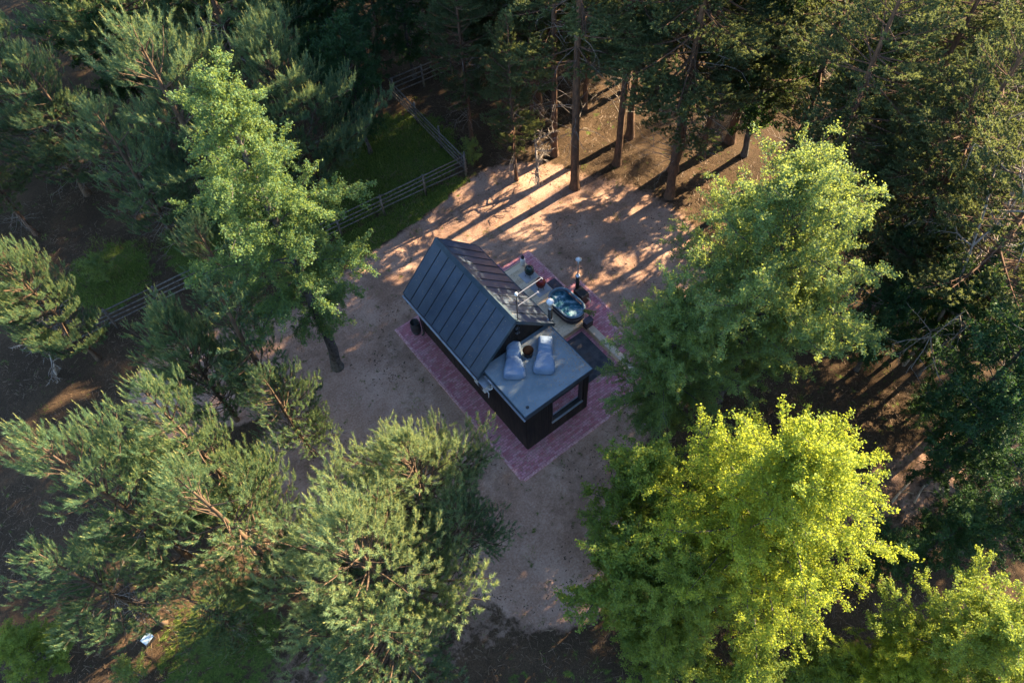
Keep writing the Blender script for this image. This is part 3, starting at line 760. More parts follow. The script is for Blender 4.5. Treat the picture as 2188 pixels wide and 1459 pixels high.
# ------------------------------------------------------------------ tree builders
def tubes_np(lines, nside):
    """lines: list of (points (k,3), radii (k,)); returns V, F quads"""
    Vs, Fs, base = [], [], 0
    ang = np.arange(nside) * 2 * np.pi / nside
    ca, sa = np.cos(ang), np.sin(ang)
    for P, r in lines:
        P = np.asarray(P, float); r = np.asarray(r, float)
        d = np.gradient(P, axis=0); d /= np.linalg.norm(d, axis=1, keepdims=True) + 1e-9
        ref = np.array([0.0, 0.0, 1.0]) if abs(d[0][2]) < 0.9 else np.array([1.0, 0.0, 0.0])
        u = np.cross(d, ref); u /= np.linalg.norm(u, axis=1, keepdims=True) + 1e-9
        k = np.cross(d, u)
        V = P[:, None, :] + (u[:, None, :] * ca[None, :, None] + k[:, None, :] * sa[None, :, None]) * r[:, None, None]
        n = len(P); Vs.append(V.reshape(-1, 3))
        i = np.arange(n - 1)[:, None] * nside; j = np.arange(nside)[None, :]; j2 = (j + 1) % nside
        Fs.append(np.stack([i + j, i + j2, i + nside + j2, i + nside + j], -1).reshape(-1, 4) + base)
        base += n * nside
    return np.concatenate(Vs), np.concatenate(Fs)

def unit(a):
    return a / (np.linalg.norm(a, axis=-1, keepdims=True) + 1e-9)

def tufts(P, D, L, n, rs, nl=0.10, nw=0.016, spread=0.75):
    """needle tufts along shoots: P base, D direction, L length"""
    S = len(P)
    t = rs.rand(S, n) ** 0.8
    base = P[:, None, :] + D[:, None, :] * (L[:, None] * t)[:, :, None]
    rnd = rs.normal(size=(S, n, 3))
    rnd -= (rnd * D[:, None, :]).sum(-1, keepdims=True) * D[:, None, :]
    rnd = unit(rnd)
    dirn = unit(D[:, None, :] * (0.55 + 0.6 * t[:, :, None]) + rnd * spread)
    ln = nl * rs.uniform(0.75, 1.25, (S, n))
    tip = base + dirn * ln[:, :, None]
    side = unit(np.cross(dirn, rs.normal(size=(S, n, 3)))) * nw
    V = np.stack([base - side, base + side, tip], 2).reshape(-1, 3)
    F = np.arange(len(V)).reshape(-1, 3)
    return V, F

def pine_mesh(seed, H, R, zb, whorl=0.42, nbr=5, top_el=58, low_el=8, shoot=0.26, up=0.85, dens=1.0, needles=18, nl=0.10, nw=0.015,
              mat='needle_young', tipfrac=0.5, bark='bark_orange', prof=0.75, spr=0.75, dead=14, lean=0.02, gap=0.1, trunk_r=None):
    rs = np.random.RandomState(seed)
    tr = trunk_r or H * 0.0125 + 0.03
    zs = np.concatenate([[-0.15, 0.12, 0.45], np.linspace(0.09 * H, H * 0.985, 13)])
    wob = np.cumsum(rs.normal(0, lean, (16, 2)), 0); wob[:3] = 0
    T = np.column_stack([wob, zs])
    def axis(z): return np.array([np.interp(z, zs, T[:, 0]), np.interp(z, zs, T[:, 1]), z])
    def trad(z): return tr * (1 - z / H) ** 0.8 + 0.012
    trunk = [(T, [trad(z) * (1 + 0.55 * math.exp(-max(z, 0) / 0.22)) for z in zs])]
    limbs, twigs, dd = [], [], []
    SP, SD, SL = [], [], []
    z = zb
    lob = rs.uniform(0, 6.28, 3)
    while z < H - 0.15:
        t = (H - z) / (H - zb)
        for b in range(rs.randint(nbr - 1, nbr + 2)):
            az = rs.rand() * 6.283
            if rs.rand() < gap: continue
            asym = 1 + 0.22 * math.sin(az * 2 + lob[0] + z) + 0.15 * math.sin(az + lob[1])
            L = R * min(1.0, (t * 1.7) ** prof) * rs.uniform(0.7, 1.15) * asym * (1 - 0.25 * max(0, t - 0.7) / 0.3)
            L = max(L, 0.22)
            el = R_(top_el + (low_el - top_el) * min(1, t * 1.5) + rs.uniform(-10, 10))
            n = 7
            s = np.linspace(0, 1, n)
            h = np.array([math.cos(az), math.sin(az), 0.0])
            side = np.array([-h[1], h[0], 0.0])
            rise = math.sin(el) * s + 0.22 * s ** 2.2 * (0.3 + t) - 0.10 * s * t
            bend = rs.uniform(-0.15, 0.15)
            P = axis(z) + L * (h[None] * (math.cos(el) * s)[:, None] + side[None] * (bend * s ** 2)[:, None] + np.array([0, 0, 1.0])[None] * rise[:, None])
            r0 = 0.008 + 0.011 * L
            limbs.append((P, r0 * (1 - 0.8 * s) + 0.004))
            # side twigs
            nt_ = max(2, int(L / 0.24 * dens))
            for k in range(nt_):
                sk = 0.28 + 0.72 * (k + rs.rand()) / nt_
                p0 = np.array([np.interp(sk, s, P[:, i]) for i in range(3)])
                d0 = unit(P[min(n - 1, int(sk * n) + 1 if int(sk * n) + 1 < n else n - 1)] - P[max(0, int(sk * (n - 1)) - 1)])
                sg = 1 if k % 2 else -1
                tl = (0.40 * L * (1.08 - sk) + 0.20) * rs.uniform(0.7, 1.2)
                d1 = unit(d0 * 0.75 + side * sg * rs.uniform(0.5, 1.0) + np.array([0, 0, rs.uniform(0.0, 0.35)]))
                p1 = p0 + d1 * tl
                twigs.append((np.array([p0, (p0 + p1) / 2 + np.array([0, 0, -0.02]), p1]), np.array([0.008, 0.006, 0.003])))
                ns = max(2, int(tl / 0.115))
                for q in range(ns):
                    f = 0.25 + 0.75 * (q + 1) / ns
                    sd_ = unit(d1 * 0.6 + side * rs.uniform(-0.7, 0.7) + h * rs.uniform(-.3, .5) + np.array([0, 0, up * rs.uniform(0.5, 1.3)]))
                    SP.append(p0 + d1 * tl * f); SD.append(sd_); SL.append(shoot * rs.uniform(0.6, 1.2) * (1.15 if q == ns - 1 else 0.9))
            SP.append(P[-1]); SD.append(unit(unit(P[-1] - P[-2]) + np.array([0, 0, up]))); SL.append(shoot * 1.3)
        z += whorl * rs.uniform(0.75, 1.2)
    SP.append(axis(H * 0.97)); SD.append(np.array([0, 0, 1.0])); SL.append(shoot * 1.8)
    # bare dead limbs below the crown and some inside
    for k in range(dead):
        z0 = rs.uniform(max(0.8, zb * 0.45), zb + 0.35 * (H - zb)); az = rs.rand() * 6.283; L = rs.uniform(0.5, 1.0) * R * 0.75
        P = [axis(z0)]; dcur = np.array([math.cos(az), math.sin(az), rs.uniform(-0.1, 0.25)])
        for i in range(6):
            dcur = unit(dcur + rs.normal(0, 0.16, 3) + np.array([0, 0, -0.03])); P.append(P[-1] + dcur * L / 6)
            if i > 1:
                e0 = P[-1]; dv = unit(dcur + rs.normal(0, 0.6, 3)); ln = L * rs.uniform(0.15, 0.35)
                dd.append((np.array([e0, e0 + dv * ln * .5, e0 + dv * ln + rs.normal(0, .03, 3)]), np.array([0.007, 0.005, 0.003])))
        dd.append((np.array(P), np.linspace(0.017, 0.004, 7)))
    V1, F1 = tubes_np(trunk, 9); V2, F2 = tubes_np(limbs, 4); V3, F3 = tubes_np(twigs, 3)
    Vw = [V1, V2, V3]; Fw = [F1, F2 + len(V1), F3 + len(V1) + len(V2)]; mi = [np.zeros(len(F1)), np.zeros(len(F2)), np.zeros(len(F3))]
    if dd:
        V4, F4 = tubes_np(dd, 3); Fw.append(F4 + len(V1) + len(V2) + len(V3)); Vw.append(V4); mi.append(np.ones(len(F4)))
    wood = np_mesh("trunk", np.concatenate(Vw), np.concatenate(Fw), [MT[bark], MT['bark_grey']], np.concatenate(mi), True)
    SP, SD, SL = np.array(SP), np.array(SD), np.array(SL)
    nn = int(needles)
    V, F = tufts(SP, SD, SL, nn, rs, nl, nw, spr)
    tip = rs.rand(len(SP)) < tipfrac
    Vt, Ft = tufts(SP[tip] + SD[tip] * (SL[tip] * 0.75)[:, None], unit(SD[tip] + np.array([0, 0, 0.5])), SL[tip] * 0.7, 12, rs, 0.07, nw, 0.3)
    crown = np_mesh("crown", np.concatenate([V, Vt]), np.concatenate([F, Ft + len(V)]), [MT[mat], MT['needle_tip'] if mat in ('needle_young', 'needle_pale') else MT[mat]],
                    np.concatenate([np.zeros(len(F)), np.ones(len(Ft))]))
    return wood, crown

def leafy_mesh(seed, H, R, zb, limbs=46, leaf=0.036, leaves=46000, mat='leaf_birch', bark='bark_dark', droop=0.5, el=(62, 18), fork=1, peak=0.45,
               lean=0.03, trunk_r=None, twl=0.9, lr=(0.62, 1.12)):
    rs = np.random.RandomState(seed)
    tr = trunk_r or H * 0.011 + 0.03
    zs = np.concatenate([[-0.15, 0.12, 0.45], np.linspace(0.09 * H, H * 0.97, 11)])
    wob = np.cumsum(rs.normal(0, lean * H / 12, (14, 2)), 0); wob[:3] = 0
    T = np.column_stack([wob, zs])
    def axis(z): return np.array([np.interp(z, zs, T[:, 0]), np.interp(z, zs, T[:, 1]), z])
    trunk = [(T, (tr * (1 - zs / H) ** 0.75 + 0.012) * (1 + 0.5 * np.exp(-np.maximum(zs, 0) / 0.22)))]
    lm, tw = [], []
    LP, LN, LW = [], [], []
    for i in range(limbs):
        u = (i + rs.rand()) / limbs
        z0 = zb + (H * 0.96 - zb) * u ** 0.95
        t = (H - z0) / (H - zb)
        # crown profile: narrow tip, widest at `peak` from the bottom
        hgt = 1 - t
        prof = (hgt / peak) ** 0.5 if hgt < peak else max(0.05, (1 - (hgt - peak) / (1 - peak))) ** 0.72
        prof = max(prof, 0.35 if hgt < peak else 0.1)
        L = R * prof * rs.uniform(*lr) + 0.2
        az = i * 2.39996 + rs.uniform(-0.5, 0.5)
        e0 = R_(el[1] + (el[0] - el[1]) * hgt + rs.uniform(-10, 10))
        dcur = np.array([math.cos(az) * math.cos(e0), math.sin(az) * math.cos(e0), math.sin(e0)])
        P = [axis(z0 * 0.97)]
        n = 8; seg = L / (n - 1) / max(0.55, math.cos(e0 * 0.7))
        for k in range(n - 1):
            dcur = unit(dcur + rs.normal(0, 0.10, 3) + np.array([0, 0, -0.05 * droop * k * 0.8]))
            P.append(P[-1] + dcur * seg)
        P = np.array(P); s = np.linspace(0, 1, n)
        lm.append((P, (0.007 + 0.009 * L) * (1 - 0.82 * s) + 0.003))
        ntw = int(5 + 6.0 * L)
        for k in range(ntw):
            sk = 0.22 + 0.78 * (k + rs.rand()) / ntw
            p0 = np.array([np.interp(sk, s, P[:, j]) for j in range(3)])
            dv = unit(unit(P[-1] - P[0]) * 0.5 + rs.normal(0, 0.75, 3) + np.array([0, 0, 0.25]))
            tl = rs.uniform(0.45, 1.1) * twl * (0.45 + 0.22 * L) * (1.15 - 0.5 * sk)
            Q = [p0]; dc = dv
            for q in range(4):
                dc = unit(dc + rs.normal(0, 0.12, 3) + np.array([0, 0, -0.24 * droop])); Q.append(Q[-1] + dc * tl / 4)
            Q = np.array(Q); tw.append((Q, np.array([0.008, 0.006, 0.005, 0.004, 0.002])))
            LP.append(Q); LW.append(tl)
    LP = np.array(LP); LW = np.array(LW); pw = LW / LW.sum()
    idx = rs.choice(len(LP), leaves, p=pw)
    f = rs.rand(leaves) ** 0.8 * 4; fi = np.minimum(f.astype(int), 3); fr = (f - fi)[:, None]
    C = LP[idx, fi] * (1 - fr) + LP[idx, fi + 1] * fr + rs.normal(0, 0.055, (leaves, 3))
    nrm = unit(rs.normal(0, 1, (leaves, 3)) + np.array([0, 0, 0.5]))
    a_ = unit(np.cross(nrm, rs.normal(size=(leaves, 3)))); b_ = np.cross(nrm, a_)
    sz = leaf * rs.uniform(0.65, 1.25, (leaves, 1))
    V = np.stack([C - a_ * sz, C + b_ * sz * 0.62, C + a_ * sz * 1.1, C - b_ * sz * 0.62], 1).reshape(-1, 3)
    crown = np_mesh("crown", V, np.arange(len(V)).reshape(-1, 4), [MT[mat]])
    V1, F1 = tubes_np(trunk, 9); V2, F2 = tubes_np(lm, 4); V3, F3 = tubes_np(tw, 3)
    wood = np_mesh("trunk", np.concatenate([V1, V2, V3]), np.concatenate([F1, F2 + len(V1), F3 + len(V1) + len(V2)]), [MT[bark]], None, True)
    return wood, crown

PROTO = {}
def proto(key, *a, **k):
    f = pine_mesh if key.startswith("pine") else leafy_mesh
    w_, c_ = f(*a, **k); PROTO[key] = (w_, c_, a[1])
# young pines (dense, upturned shoots)
proto("pine_young_a", 1, 9.0, 2.4, 1.0, whorl=0.44, nbr=6, low_el=12, gap=0.14, needles=46, nw=0.0075, nl=0.13, shoot=0.36, spr=0.6, up=1.15, dens=0.95)
proto("pine_young_b", 2, 9.5, 2.3, 1.8, whorl=0.5, nbr=5, low_el=5, gap=0.22, dead=44, needles=46, nw=0.0075, nl=0.13, shoot=0.36, spr=0.6, up=1.15, dens=0.9)
proto("pine_young_c", 3, 8.0, 2.7, 0.9, whorl=0.36, nbr=6, low_el=15, needles=46, nw=0.0075, nl=0.13, shoot=0.36, spr=0.6, up=1.15, dens=1.0)
proto("pine_pale", 5, 8.0, 2.6, 0.9, whorl=0.38, nbr=6, low_el=15, needles=46, nw=0.0075, nl=0.13, shoot=0.36, spr=0.6, up=1.15, dens=1.0, mat="needle_pale", tipfrac=0.4)
proto("pine_thin", 4, 7.0, 1.2, 1.6, whorl=0.5, nbr=4, low_el=25, gap=0.25, dead=10)
# mature pines (long bare trunk, wide drooping crown)
proto("pine_old_a", 11, 17.0, 3.0, 5.0, whorl=0.52, nbr=5, top_el=45, low_el=-12, shoot=0.17, up=0.35, dens=1.7, needles=22, nl=0.09, nw=0.019, mat='needle_old', tipfrac=0, bark='bark_pine', dead=40, gap=0.2, trunk_r=0.2)
proto("pine_old_b", 12, 18.0, 3.3, 6.5, whorl=0.56, nbr=5, top_el=45, low_el=-15, shoot=0.17, up=0.3, dens=1.8, needles=22, nl=0.09, nw=0.019, mat='needle_old', tipfrac=0, bark='bark_pine', dead=45, gap=0.22, trunk_r=0.2)
proto("pine_old_c", 13, 15.0, 2.8, 3.5, whorl=0.5, nbr=5, top_el=50, low_el=0, shoot=0.2, up=0.5, dens=1.6, needles=22, nl=0.09, nw=0.019, mat='needle_old', tipfrac=0, bark='bark_pine', dead=30, gap=0.15, trunk_r=0.17)
proto("pine_bare", 14, 18.0, 2.8, 6.8, whorl=0.6, nbr=5, top_el=45, low_el=-5, shoot=0.17, up=0.35, dens=1.5, needles=22, nl=0.09, nw=0.019, mat='needle_old', tipfrac=0, bark='bark_pine', dead=26, gap=0.2, trunk_r=0.2)
proto("olive_wide", 28, 10.0, 3.2, 1.2, limbs=100, leaves=150000, mat='leaf_olive', droop=0.35, peak=0.42, el=(64, 15))
proto("birch_tall", 21, 15.0, 3.0, 3.4, mat="leaf_deep", limbs=76, leaves=120000, droop=0.8, peak=0.3, el=(65, 25))
proto("birch_wide", 22, 13.0, 4.0, 2.0, limbs=125, leaves=210000, lr=(0.72, 1.08), droop=0.5, peak=0.42, el=(66, 20))
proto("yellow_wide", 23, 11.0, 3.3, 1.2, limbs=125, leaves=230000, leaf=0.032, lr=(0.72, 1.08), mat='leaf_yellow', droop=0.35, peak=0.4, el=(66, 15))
proto("young_birch", 24, 6.0, 1.7, 0.6, mat="leaf_olive", limbs=44, leaves=46000, droop=0.4, peak=0.4, el=(60, 20))
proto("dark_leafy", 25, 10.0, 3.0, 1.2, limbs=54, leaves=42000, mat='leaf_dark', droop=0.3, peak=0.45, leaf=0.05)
proto("shrub_green", 26, 2.4, 1.2, 0.2, limbs=26, leaves=9000, mat='leaf_birch', droop=0.2, peak=0.5, leaf=0.035, twl=0.7)
proto("shrub_dark", 27, 2.6, 1.4, 0.2, limbs=26, leaves=9000, mat='leaf_dark', droop=0.2, peak=0.5, leaf=0.04, twl=0.7)

def ray(u, v, z=0.0):
    r = CAM_F + CAM_R * (u - 1094.0) / 1611.5228 - CAM_U * (v - 729.5) / 1611.5228
    return CAM_P + r * (z - CAM_P[2]) / r[2]

def tree(key, x, y, h, rz, name, label, cat, group=None, mats=None, wide=1.0, lean=(0, 0)):
    w_, c_, h0 = PROTO[key]
    t = thing(name, (x, y, 0), 0, label, cat, group)
    s = h / h0
    t.rotation_euler = (R_(lean[0]), R_(lean[1]), R_(rz)); t.scale = (s * wide, s * wide, s)
    for nm, me in (("trunk", w_), ("crown", c_)):
        o = bpy.data.objects.new(nm, me); COL.objects.link(o); o.parent = t
    return t
TREES = [
    ('birch_tall', -3.79, 7.85, 15.2, 20, 'birch_tree', 'tall birch left of the cabin with its bare dark trunk on the sand', 'birch tree', None, 1.00),
    ('birch_wide', 7.19, -2.94, 12.4, 40, 'birch_tree', 'large round birch right of the cabin hanging over the deck corner', 'birch tree', None, 1.00),
    ('birch_wide', 4.15, -2.58, 8.8, 160, 'birch_tree', 'lower blue green birch beside the deck reaching towards the terrace', 'birch tree', None, 0.95),
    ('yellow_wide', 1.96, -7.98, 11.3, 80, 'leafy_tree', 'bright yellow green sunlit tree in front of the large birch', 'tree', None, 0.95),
    ('young_birch', 0.84, -4.93, 6.8, 10, 'birch_tree', 'small pale green birch at the right edge of the bare yard', 'birch tree', None, 0.95),
    ('young_birch', -1.27, -6.33, 6.2, 200, 'birch_tree', 'small green birch left below the yellow tree', 'birch tree', None, 1.10),
    ('olive_wide', -0.70, -7.94, 7.2, 200, 'leafy_tree', 'lower olive green tree on the near left side of the bright yellow tree', 'tree', None, 0.90),
    ('olive_wide', 4.14, -13.48, 8.2, 300, 'leafy_tree', 'sunlit leafy tree in the bottom right corner of the picture', 'tree', None, 0.90),
    ('yellow_wide', 2.52, -12.98, 5.7, 30, 'leafy_tree', 'low yellow leafy tree at the bottom edge beside the corner tree', 'tree', None, 0.90),
    ('pine_pale', -7.01, -2.42, 9.5, 0, 'pine_tree', 'bright sunlit young pine nearest the camera below the yard', 'pine tree', 'young pines round the yard', 0.92),
    ('pine_pale', -4.44, -0.55, 7.5, 50, 'pine_tree', 'pale green young pine at the edge of the sand left of the paving corner', 'pine tree', 'young pines round the yard', 1.00),
    ('pine_young_b', -4.39, -2.27, 6.4, 120, 'pine_tree', 'blue green shaded pine right behind the bright sunlit pine', 'pine tree', 'young pines round the yard', 1.00),
    ('pine_young_b', -9.51, 1.39, 9.6, 20, 'pine_tree', 'open crowned pine with a bare star of branches at its top', 'pine tree', 'young pines round the yard', 0.84),
    ('pine_young_a', -9.44, 4.39, 9.6, 10, 'pine_tree', 'spiky topped yellow green pine standing at left below the fence', 'pine tree', 'young pines round the yard', 0.72),
    ('pine_young_b', -6.54, 5.04, 6.4, 60, 'pine_tree', 'pine with brown bare twigs beside the foot of the tall birch', 'pine tree', 'young pines round the yard', 0.95),
    ('pine_young_c', -8.20, 8.25, 7.2, 80, 'pine_tree', 'narrow young pine in front of the left fence', 'pine tree', 'young pines round the yard', 0.75),
    ('pine_thin', -6.34, 7.20, 8.6, 0, 'pine_tree', 'thin sparse pine left of the tall birch', 'pine tree', 'young pines round the yard', 1.00),
    ('pine_young_a', -11.86, 3.67, 10.6, 140, 'pine_tree', 'sunlit pine at the left edge of the picture below the dark gap', 'pine tree', 'young pines round the yard', 0.70),
    ('pine_young_b', -13.74, 2.82, 8.0, 240, 'pine_tree', 'shaded pine in the lower left with bare forked branches', 'pine tree', 'young pines round the yard', 0.80),
    ('pine_young_c', -11.54, 14.80, 7.2, 200, 'pine_tree', 'pine cut by the left edge halfway up the picture', 'pine tree', 'young pines round the yard', 0.75),
    ('pine_young_a', -3.56, 16.83, 11.0, 160, 'pine_tree', 'tall pine with yellow tips in the upper left behind the tall birch', 'pine tree', 'pines beyond the left fence', 1.10),
    ('pine_young_b', -6.13, 17.58, 8.7, 60, 'pine_tree', 'dark pine with lit tips left of the upper left pine', 'pine tree', 'pines beyond the left fence', 1.00),
    ('pine_young_b', -7.23, 23.75, 8.0, 300, 'pine_tree', 'pine in the top left corner of the picture', 'pine tree', 'pines beyond the left fence', 1.10),
    ('pine_young_c', 0.45, 16.16, 9.6, 260, 'pine_tree', 'pine at the top edge between the birch and the dark gap', 'pine tree', 'pines beyond the left fence', 0.90),
    ('pine_young_b', -5.51, 11.40, 7.2, 20, 'pine_tree', 'dark shaded pine half hidden under the left side of the tall birch', 'pine tree', 'pines beyond the left fence', 1.00),
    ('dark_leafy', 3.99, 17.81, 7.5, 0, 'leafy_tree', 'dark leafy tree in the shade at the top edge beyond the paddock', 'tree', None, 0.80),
    ('pine_bare', 10.24, 9.30, 17.5, 0, 'pine_tree', 'pine with the thick bare trunk nearest the hot tub', 'pine tree', 'tall pines behind the yard', 1.00),
    ('pine_bare', 10.91, 11.62, 16.5, 50, 'pine_tree', 'thin trunked pine left behind the thick bare trunk', 'pine tree', 'tall pines behind the yard', 0.85),
    ('pine_old_b', 12.81, 9.16, 17.0, 100, 'pine_tree', 'pine with a dark trunk right of the thick bare trunk', 'pine tree', 'tall pines behind the yard', 0.90),
    ('pine_old_b', 14.61, 10.21, 17.5, 190, 'pine_tree', 'second dark trunked pine close behind its neighbour', 'pine tree', 'tall pines behind the yard', 0.90),
    ('pine_old_a', 13.24, 5.98, 16.5, 240, 'pine_tree', 'grey branched pine standing between the trunks and the large birch', 'pine tree', 'tall pines behind the yard', 1.00),
    ('pine_old_c', 10.30, 21.17, 16.0, 20, 'pine_tree', 'thin pale trunked pine by the far corner of the fence', 'pine tree', 'tall pines behind the yard', 0.80),
    ('pine_old_c', 11.15, 15.93, 15.5, 290, 'pine_tree', 'shaded pine right of the fence bend', 'pine tree', 'tall pines behind the yard', 0.80),
    ('pine_old_a', 14.97, 0.13, 14.5, 10, 'pine_tree', 'wide drooping pine behind the top of the large birch', 'pine tree', 'tall pines behind the yard', 1.10),
    ('pine_old_c', 18.13, 6.76, 16.0, 330, 'pine_tree', 'olive pine at the top edge right of the dark trunks', 'pine tree', 'tall pines behind the yard', 1.10),
    ('pine_old_b', 19.32, 0.85, 14.0, 80, 'pine_tree', 'pine with long lit boughs at the upper right', 'pine tree', 'tall pines behind the yard', 1.10),
    ('pine_old_a', 15.72, -3.79, 13.5, 130, 'pine_tree', 'big brownish pine at the right edge above the dead branches', 'pine tree', 'tall pines behind the yard', 1.10),
    ('pine_old_b', 23.34, -2.54, 15.0, 180, 'pine_tree', 'pine filling the right end of the top edge', 'pine tree', 'tall pines behind the yard', 1.10),
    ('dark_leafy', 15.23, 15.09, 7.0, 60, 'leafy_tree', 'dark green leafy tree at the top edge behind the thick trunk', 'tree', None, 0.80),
    ('dark_leafy', 19.18, 1.76, 9.0, 10, 'leafy_tree', 'green leafy tree between the pines near the top right', 'tree', None, 0.90),
    ('dark_leafy', 14.09, -7.11, 6.5, 100, 'leafy_tree', 'dark leafy tree in the shade at the right edge beside the dead branches', 'tree', None, 0.90),
    ('dark_leafy', 10.45, -10.08, 7.0, 160, 'leafy_tree', 'dark leafy tree in the shade at the right edge below the middle', 'tree', None, 1.00),
    ('dark_leafy', 7.64, -11.56, 5.0, 220, 'leafy_tree', 'low dark leafy tree above the bottom right corner', 'tree', None, 1.00),
    ('dark_leafy', 5.77, -10.77, 4.4, 260, 'leafy_tree', 'low dark leafy tree right of the bright yellow tree', 'tree', None, 0.90),
    ('pine_old_c', 18.32, 3.40, 13.0, 45, 'pine_tree', 'olive pine crown at the top edge left of the bright green tree', 'pine tree', 'tall pines behind the yard', 1.15),
    ('pine_old_a', 19.02, -0.71, 14.0, 210, 'pine_tree', 'olive pine standing behind the right end of the pine row', 'pine tree', 'tall pines behind the yard', 1.10),
    ('pine_old_c', 14.75, -6.62, 15.0, 95, 'pine_tree', 'pine at the right edge with pale bare twigs', 'pine tree', 'tall pines behind the yard', 1.10),
    ('pine_old_b', 14.55, 7.07, 17.0, 15, 'pine_tree', 'pine behind the grey branched pine at the top edge', 'pine tree', 'tall pines behind the yard', 1.10),
    ('pine_old_c', 15.26, -3.14, 11.0, 290, 'pine_tree', 'lower brownish pine right above the large birch', 'pine tree', 'tall pines behind the yard', 1.15),
    ('pine_old_c', 11.48, 18.84, 16.0, 200, 'pine_tree', 'shaded pine at the top edge above the fence bend', 'pine tree', 'tall pines behind the yard', 1.00),
    ('pine_old_c', 12.36, 14.64, 16.0, 70, 'pine_tree', 'shaded pine at the top edge left of the thick trunk', 'pine tree', 'tall pines behind the yard', 1.00),
    ('dark_leafy', 8.94, 21.17, 7.0, 30, 'leafy_tree', 'dark leafy tree at the top edge above the short fence', 'tree', None, 1.00),
    ('dark_leafy', 6.32, 20.88, 5.5, 70, 'leafy_tree', 'low dark leafy tree in the shade left of the fence corner', 'tree', None, 1.00),
    ('dark_leafy', 5.20, 25.01, 7.0, 120, 'leafy_tree', 'dark leafy tree right of the pine at the top edge', 'tree', None, 1.00),
    ('dark_leafy', 17.47, 13.55, 7.0, 170, 'leafy_tree', 'dark leafy tree between the dark trunks at the top', 'tree', None, 1.00),
    ('dark_leafy', 12.15, -9.20, 8.0, 40, 'leafy_tree', 'dark leafy tree cut by the right edge at mid height', 'tree', None, 1.10),
    ('dark_leafy', 9.30, -12.34, 7.0, 140, 'leafy_tree', 'dark leafy tree cut by the right edge above the corner tree', 'tree', None, 1.10),
    ('dark_leafy', 16.89, -3.94, 6.0, 190, 'leafy_tree', 'dark leafy undergrowth tree behind the dead branches', 'tree', None, 1.10),
    ('pine_young_b', -1.75, 17.71, 9.0, 250, 'pine_tree', 'pine behind the upper part of the tall birch', 'pine tree', 'pines beyond the left fence', 1.00),
    ('pine_young_b', -11.61, 0.72, 6.0, 10, 'pine_tree', 'low sparse pine at the lower left with bare brown twigs', 'pine tree', 'young pines round the yard', 0.80),
    ('pine_young_a', -7.68, -3.59, 7.6, 300, 'pine_tree', 'dark shaded pine under the bright sunlit pine at the bottom', 'pine tree', 'young pines round the yard', 1.10),
    ('young_birch', -17.00, 3.77, 3.2, 0, 'young_birch', 'low green birch sapling in the bottom left corner', 'tree', None, 1.30),
    ('pine_old_c', 8.42, 15.18, 10.0, 15, 'pine_tree', 'blue green shaded pine standing right behind the fence bend', 'pine tree', 'tall pines behind the yard', 0.90),
    ('pine_old_c', 8.37, 11.43, 9.0, 75, 'pine_tree', 'low shaded pine left of the thin trunked pine', 'pine tree', 'tall pines behind the yard', 0.80),
    ('pine_old_c', 12.02, 17.69, 16.0, 175, 'pine_tree', 'dark pine in the second row above the fence bend', 'pine tree', 'tall pines behind the yard', 1.00),
    ('dark_leafy', 3.92, 21.69, 5.0, 10, 'leafy_tree', 'dark leafy tree at the upper left border of the paddock', 'tree', None, 1.00),
    ('dark_leafy', 5.96, 23.50, 6.5, 50, 'leafy_tree', 'large dark leafy tree in the deep shade above the paddock', 'tree', None, 1.20),
    ('pine_young_a', -3.07, 27.48, 12.0, 50, 'pine_tree', 'far pine at the top edge left of the yellow tipped pine', 'pine tree', 'pines beyond the left fence', 1.10),
    ('pine_young_b', 0.93, 23.88, 12.0, 90, 'pine_tree', 'far pine at the top edge above the tall birch', 'pine tree', 'pines beyond the left fence', 1.10),
    ('pine_young_b', -8.37, 24.58, 9.0, 130, 'pine_tree', 'dark pine at the left edge below the corner pine', 'pine tree', 'pines beyond the left fence', 1.00),
    ('dark_leafy', 17.93, 5.65, 10.5, 10, 'leafy_tree', 'dark leafy tree added among the pines behind the large birch to shade the yard', 'tree', None, 0.90),  # added to throw shade on the ground right of the tub
    ('pine_old_c', 16.39, 6.96, 13.0, 10, 'pine_tree', 'low crowned pine behind the grey branched pine', 'pine tree', 'tall pines behind the yard', 0.90),
    ('pine_old_c', 14.28, 13.24, 12.0, 15, 'pine_tree', 'low crowned dark pine filling the gap behind the thick bare trunk', 'pine tree', 'tall pines behind the yard', 0.90),
    ('pine_old_c', 11.16, 13.61, 11.0, 115, 'pine_tree', 'low crowned pine between the fence bend and the thin trunked pine', 'pine tree', 'tall pines behind the yard', 0.85),
    ('pine_old_c', 16.90, 12.90, 12.0, 215, 'pine_tree', 'low crowned dark pine behind the pair of dark trunks', 'pine tree', 'tall pines behind the yard', 0.90),
    ('dark_leafy', 12.43, -5.48, 5.5, 10, 'leafy_tree', 'dark leafy tree in the shade at the right foot of the large birch', 'tree', None, 1.00),
    ('dark_leafy', 15.01, -4.14, 6.0, 110, 'leafy_tree', 'dark leafy tree behind the right side of the large birch', 'tree', None, 1.00),
    ('dark_leafy', 14.16, -6.07, 6.0, 210, 'leafy_tree', 'dark leafy tree right beside the dead tree', 'tree', None, 0.90),
    ('young_birch', -1.52, -8.49, 4.2, 60, 'birch_tree', 'low green birch at the bottom edge left below the olive green tree', 'birch tree', None, 1.20),
    ('young_birch', -0.17, -10.51, 4.0, 160, 'birch_tree', 'low green birch at the bottom edge under the bright yellow tree', 'birch tree', None, 1.20),
    ('young_birch', 1.84, -11.90, 3.6, 260, 'birch_tree', 'low green birch between the bright yellow tree and the corner trees', 'birch tree', None, 1.20),
]
for k, x, y, h, rz, n, l, c, g, wd in TREES:
    tree(k, x, y, h, rz, n, l, c, g, wide=wd)


